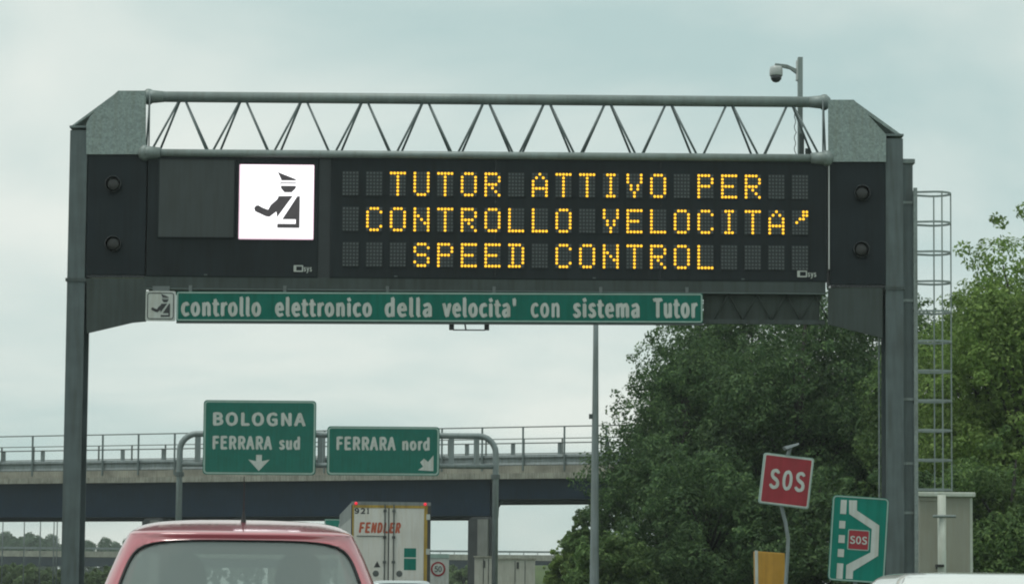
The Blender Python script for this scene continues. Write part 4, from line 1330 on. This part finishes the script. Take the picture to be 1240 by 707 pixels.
for py in (625, 667):
    MB().box(TW - 0.14, TW - 0.02, -0.03, -0.0115, TV(py) - 0.09, TV(py) + 0.09).build('hinge', 'sign_white', tr_)
for i, ch in enumerate('921'):
    put_text(MB(), ch, TU(428.8 + 7.5 * i), TU(434.6 + 7.5 * i - (3.0 if ch == '1' else 0)), TV(622), TV(614.9), -0.007, 0.045).build('numeral', 'sign_ink', tr_)
for i, ch in enumerate('FENDLER'):
    put_text(MB(), ch, TU(434.2 + 7.35 * i), TU(440.3 + 7.35 * i), TV(645.2), TV(632), -0.007, 0.048, slant=0.12).build('letter', 'letter_red', tr_)
for a, b in ((663, 674), (675.5, 689.5)):
    MB().box(TU(489.5), TU(504.2), -0.009, -0.0045, TV(b), TV(a)).build('placard', 'sign_teal', tr_)
MB().prism([(TU(453), TV(686.5)), (TU(461), TV(686.5)), (TU(457), TV(679))], -0.009, -0.0045).build('warning_mark', 'sign_ink', tr_)
for px in (455.5, 484):
    MB().lathe([(0.10, -0.004), (0.10, -0.012)], (TU(px), 0, TV(694)), 'Y', 16).build('round_mark', 'rail_steel', tr_)
MB().box(0.05, TW - 0.05, 0.0, 0.25, 0.55, 0.99).build('under_run_bar', 'trailer_dark', tr_)
MB().box(0.7, TW - 0.7, 0.3, TL, 0.75, 0.999).build('chassis', 'trailer_dark', tr_)
for s in (0.17, TW - 0.17):
    for wy in (1.6, 2.9, 4.2):
        wh = MB().lathe([(0.46, -0.16), (0.5, -0.1), (0.5, 0.1), (0.46, 0.16)], (s, wy, 0.5), 'X', 20).build('wheel', 'tyre', tr_)
    MB().box(s - 0.13, s + 0.13, -0.03, 0.0, 0.62, 0.76).build('tail_light', 'lamp_red', tr_)
MB().box(0.08, TW - 0.08, TL + 0.5, TL + 2.7, 0.9, TH - 0.25).build('cab', 'trailer_side', tr_, bevel=0.08)
for s in (0.25, TW - 0.25):
    MB().lathe([(0.46, -0.16), (0.5, -0.1), (0.5, 0.1), (0.46, 0.16)], (s, TL + 1.2, 0.5), 'X', 20).build('wheel', 'tyre', tr_)


# ------------------------------------------------------------------ trees
def leaves(seed, clumps, n, size, flat=0.35, up=0.25):
    """clumps: array (k,4) centre+radius; returns verts (4n,3)"""
    rng = np.random.default_rng(seed)
    C = np.array(clumps)
    wts = C[:, 3] ** 2; wts /= wts.sum()
    idx = rng.choice(len(C), n, p=wts)
    d = rng.normal(size=(n, 3)); d /= np.linalg.norm(d, axis=1)[:, None]
    rad = C[idx, 3] * np.clip(1.05 - np.abs(rng.normal(0, 0.2, n)), 0.1, 1.3)
    rad *= 1 + 0.22 * np.sin(d[:, 0] * 5 + idx) * np.cos(d[:, 2] * 6 + idx * 1.7)
    c = C[idx, :3] + d * rad[:, None] * np.array([1, 1, 0.85])
    nrm = d * 1.0 + rng.normal(size=(n, 3)) * 0.5 + np.array([0, 0, up])
    nrm /= np.linalg.norm(nrm, axis=1)[:, None]
    a = np.cross(nrm, rng.normal(size=(n, 3))); a /= np.linalg.norm(a, axis=1)[:, None]
    b = np.cross(nrm, a)
    s = size * rng.uniform(0.6, 1.35, n)[:, None]
    droop = nrm * s * 0.22
    v = np.stack([c - a * s, c + b * s * 0.48 + droop * .3, c + a * s - droop, c - b * s * 0.48 + droop * .3], 1)
    return v.reshape(-1, 3)


def leaf_object(name, v, material, parent):
    n = len(v) // 4
    me = bpy.data.meshes.new(name)
    me.vertices.add(4 * n); me.vertices.foreach_set('co', v.astype(np.float32).ravel())
    me.loops.add(4 * n); me.loops.foreach_set('vertex_index', np.arange(4 * n, dtype=np.int32))
    me.polygons.add(n)
    me.polygons.foreach_set('loop_start', np.arange(0, 4 * n, 4, dtype=np.int32))
    me.polygons.foreach_set('loop_total', np.full(n, 4, dtype=np.int32))
    me.update(calc_edges=True)
    me.materials.append(M[material])
    o = bpy.data.objects.new(name, me); COL.objects.link(o); o.parent = parent
    return o


def tree(seed, px, Y, py_top, rad, material, label, n=26000, size=0.064, low=0.12, group='trees beside the gantry', cat='tree', name='broadleaf_tree', sparse=1.0, zg_=0.0, nc=84, dens=1.9, tufts=1.4):
    rnd = random.Random(seed)
    top = P(px, py_top, Y)
    H_ = top.z
    t = thing(name, (top.x, Y, zg_), label, cat, group)
    H_ -= zg_
    zb_ = H_ * low
    cz_ = .5 * (H_ + zb_); rz = .5 * (H_ - zb_)
    clumps = []
    for i in range(nc):
        while True:
            a = Vector((rnd.uniform(-1, 1), rnd.uniform(-1, 1), rnd.uniform(-1, 1)))
            if 0.3 < a.length < 1: break
        a = a.normalized() * (0.35 + 0.55 * rnd.random() ** 0.6)
        k_ = (0.15 + 0.19 * rnd.random() ** 1.5) * sparse
        shape = 1.0 if a.z < 0.2 else 1 - 0.25 * (a.z - 0.2)
        clumps.append((a.x * rad * shape, a.y * rad * shape, cz_ + a.z * rz * 0.92, k_ * min(rad, rz * 1.1) * 1.15))
    # twig tufts that break the outline
    for i in range(int(nc * tufts)):
        a = Vector((rnd.gauss(0, 1), rnd.gauss(0, 1), rnd.gauss(0.15, .9))).normalized() * rnd.uniform(0.84, 1.04)
        clumps.append((a.x * rad, a.y * rad, cz_ + a.z * rz, rad * rnd.uniform(0.05, 0.10)))
    leaf_object('crown', leaves(seed, clumps, int(n * dens), size), material, t)
    m = MB()
    tr0 = 0.035 * H_ * 0.5 + 0.05
    m.path([(0, 0, -0.1), (0.1 * rnd.uniform(-1, 1), 0.1, H_ * .25), (0.25 * rnd.uniform(-1, 1), 0.1, H_ * .55), (0.3 * rnd.uniform(-1, 1), 0, H_ * .86)], [tr0 * 1.3, tr0, tr0 * .6, tr0 * .15], 8)
    for c in clumps[:min(nc, 26)]:
        z_ = min(c[2] * 0.6, H_ * .6)
        m.path([(0, 0.05, z_), (c[0] * .5, c[1] * .5, .5 * (z_ + c[2]) + 0.1), (c[0], c[1], c[2])], [tr0 * .4, tr0 * .25, tr0 * .08], 5)
    m.build('trunk', 'bark', t, smooth=True)
    return t


TR = [  # seed, px, Y, top py, radius m, material, label, leaves
    (11, 832, 66, 388, 2.95, 'leaf_dark', 'rounded dark green tree next to the slim mast', 30000),
    (19, 868, 70, 358, 2.6, 'leaf_dark', 'dark tree between the rounded tree and the tall dark tree', 26000),
    (12, 905, 70, 322, 3.2, 'leaf_dark', 'tall dark tree behind the end of the green strip sign', 32000),
    (13, 968, 64, 325, 3.0, 'leaf_dark', 'dense dark tree rising behind the SOS sign', 32000),
    (14, 1040, 66, 318, 3.2, 'leaf_dark', 'dark tree behind the lay-by sign and gantry post', 32000),
    (15, 1125, 60, 352, 2.1, 'leaf_mid', 'thin topped light green tree behind the caged ladder', 20000),
    (16, 1252, 54, 255, 3.1, 'leaf_bright', 'tall bright green tree beyond the kiosk and caged ladder', 48000),
    (17, 1205, 57, 322, 2.7, 'leaf_bright', 'fresh green tree directly behind the kiosk', 28000),
    (18, 1330, 60, 290, 3.4, 'leaf_mid', 'green tree standing behind the tall bright tree', 20000),
]
for (s, px, Y, pt, rad, mt, lab, n) in TR:
    tree(s, px, Y, pt, rad, mt, lab, n)
SH = [
    (31, 798, 62, 515, 1.9, 'leaf_dark', 'dark bush at the foot of the slim mast', 20000),
    (32, 722, 68, 598, 1.0, 'leaf_mid', 'low bush between the slim mast and the pale hut', 14000),
    (33, 688, 72, 650, 0.85, 'leaf_bright', 'small bright bush beside the pale hut', 9000),
    (34, 860, 58, 545, 2.3, 'leaf_dark', 'dark undergrowth bush between the slim mast and the SOS sign', 20000),
    (35, 985, 56, 560, 2.3, 'leaf_dark', 'dark undergrowth bush between the SOS and lay-by signs', 20000),
    (36, 1085, 52, 560, 1.8, 'leaf_dark', 'dark bush behind the gantry post foot', 16000),
    (37, 1218, 50, 520, 2.0, 'leaf_mid', 'broad bush growing beside the kiosk', 20000),
    (38, 740, 56, 640, 1.3, 'leaf_mid', 'low leafy bush behind the slim mast foot', 12000),
]
for (s, px, Y, pt, rad, mt, lab, n) in SH:
    tree(s, px, Y, pt, rad, mt, lab, n, size=0.06, low=0.02, group='bushes under the trees', cat='bush', name='roadside_bush', nc=50)

# far trees, one crown mesh shared by copies
fp_ = []
rnd = random.Random(5)
proto = tree(71, 30, 430, 636, 4.2, 'leaf_far', 'far off tree under the overpass, seen beside the plain gantry post', 14000, size=0.2, low=0.04, dens=1.0, tufts=0.0, group='trees beyond the far viaduct', name='distant_tree', nc=36)
far = [(px + rnd.uniform(-4, 4), rnd.uniform(395, 470), rnd.uniform(0.82, 1.1)) for px in range(-70, 200, 21)]
far += [(px + rnd.uniform(-6, 6), rnd.uniform(560, 680), rnd.uniform(0.62, 0.8)) for px in range(215, 740, 17)]
for (px, Y, s) in far:
    c = proto.copy(); COL.objects.link(c)
    p = P(px, 690, Y)
    if px > 300: c['label'] = 'far off small tree on the horizon between the trailer and the slim mast'
    c.location = (p.x, Y, 0); c.scale = (s * rnd.uniform(.9, 1.15), s, s); c.rotation_euler = (0, 0, rnd.uniform(0, 6.28))
    for ch in proto.children:
        k_ = ch.copy(); COL.objects.link(k_); k_.parent = c

# bushes on the embankment left
for i, (px, Y, pt, rad) in enumerate(((8, 172, 684, 3.0), (30, 168, 680, 2.2), (58, 166, 690, 2.4), (95, 165, 694, 2.2), (122, 160, 690, 2.4), (140, 158, 682, 2.0), (550, 200, 682, 2.4), (562, 190, 690, 2.0))):
    tree(90 + i, px, Y, pt, rad, 'leaf_grass', 'low bush between the trailer and the overpass pier' if px > 500 else 'low bush on the grass bank beyond the overpass', 6000, size=0.17, low=0.0, dens=1.0, group='bushes beyond the overpass', cat='bush', name='bank_bush', nc=24)

# ------------------------------------------------------------------ damp summer air
hm = MB().box(-420, 420, -30, 720, -1.5, 24)
hz_o = hm.build('haze', 'grass')
hz_o.data.materials.clear()
hmt = bpy.data.materials.new('haze_air'); hmt.use_nodes = True
hn, hl = hmt.node_tree.nodes, hmt.node_tree.links
hn.clear()
ho = hn.new('ShaderNodeOutputMaterial')
hv = hn.new('ShaderNodeVolumePrincipled')
hv.inputs['Color'].default_value = (0.86, 0.95, 0.93, 1)
hv.inputs['Density'].default_value = 0.00048
hl.new(hv.outputs[0], ho.inputs['Volume'])
hz_o.data.materials.append(hmt)
tag(hz_o, kind='stuff')
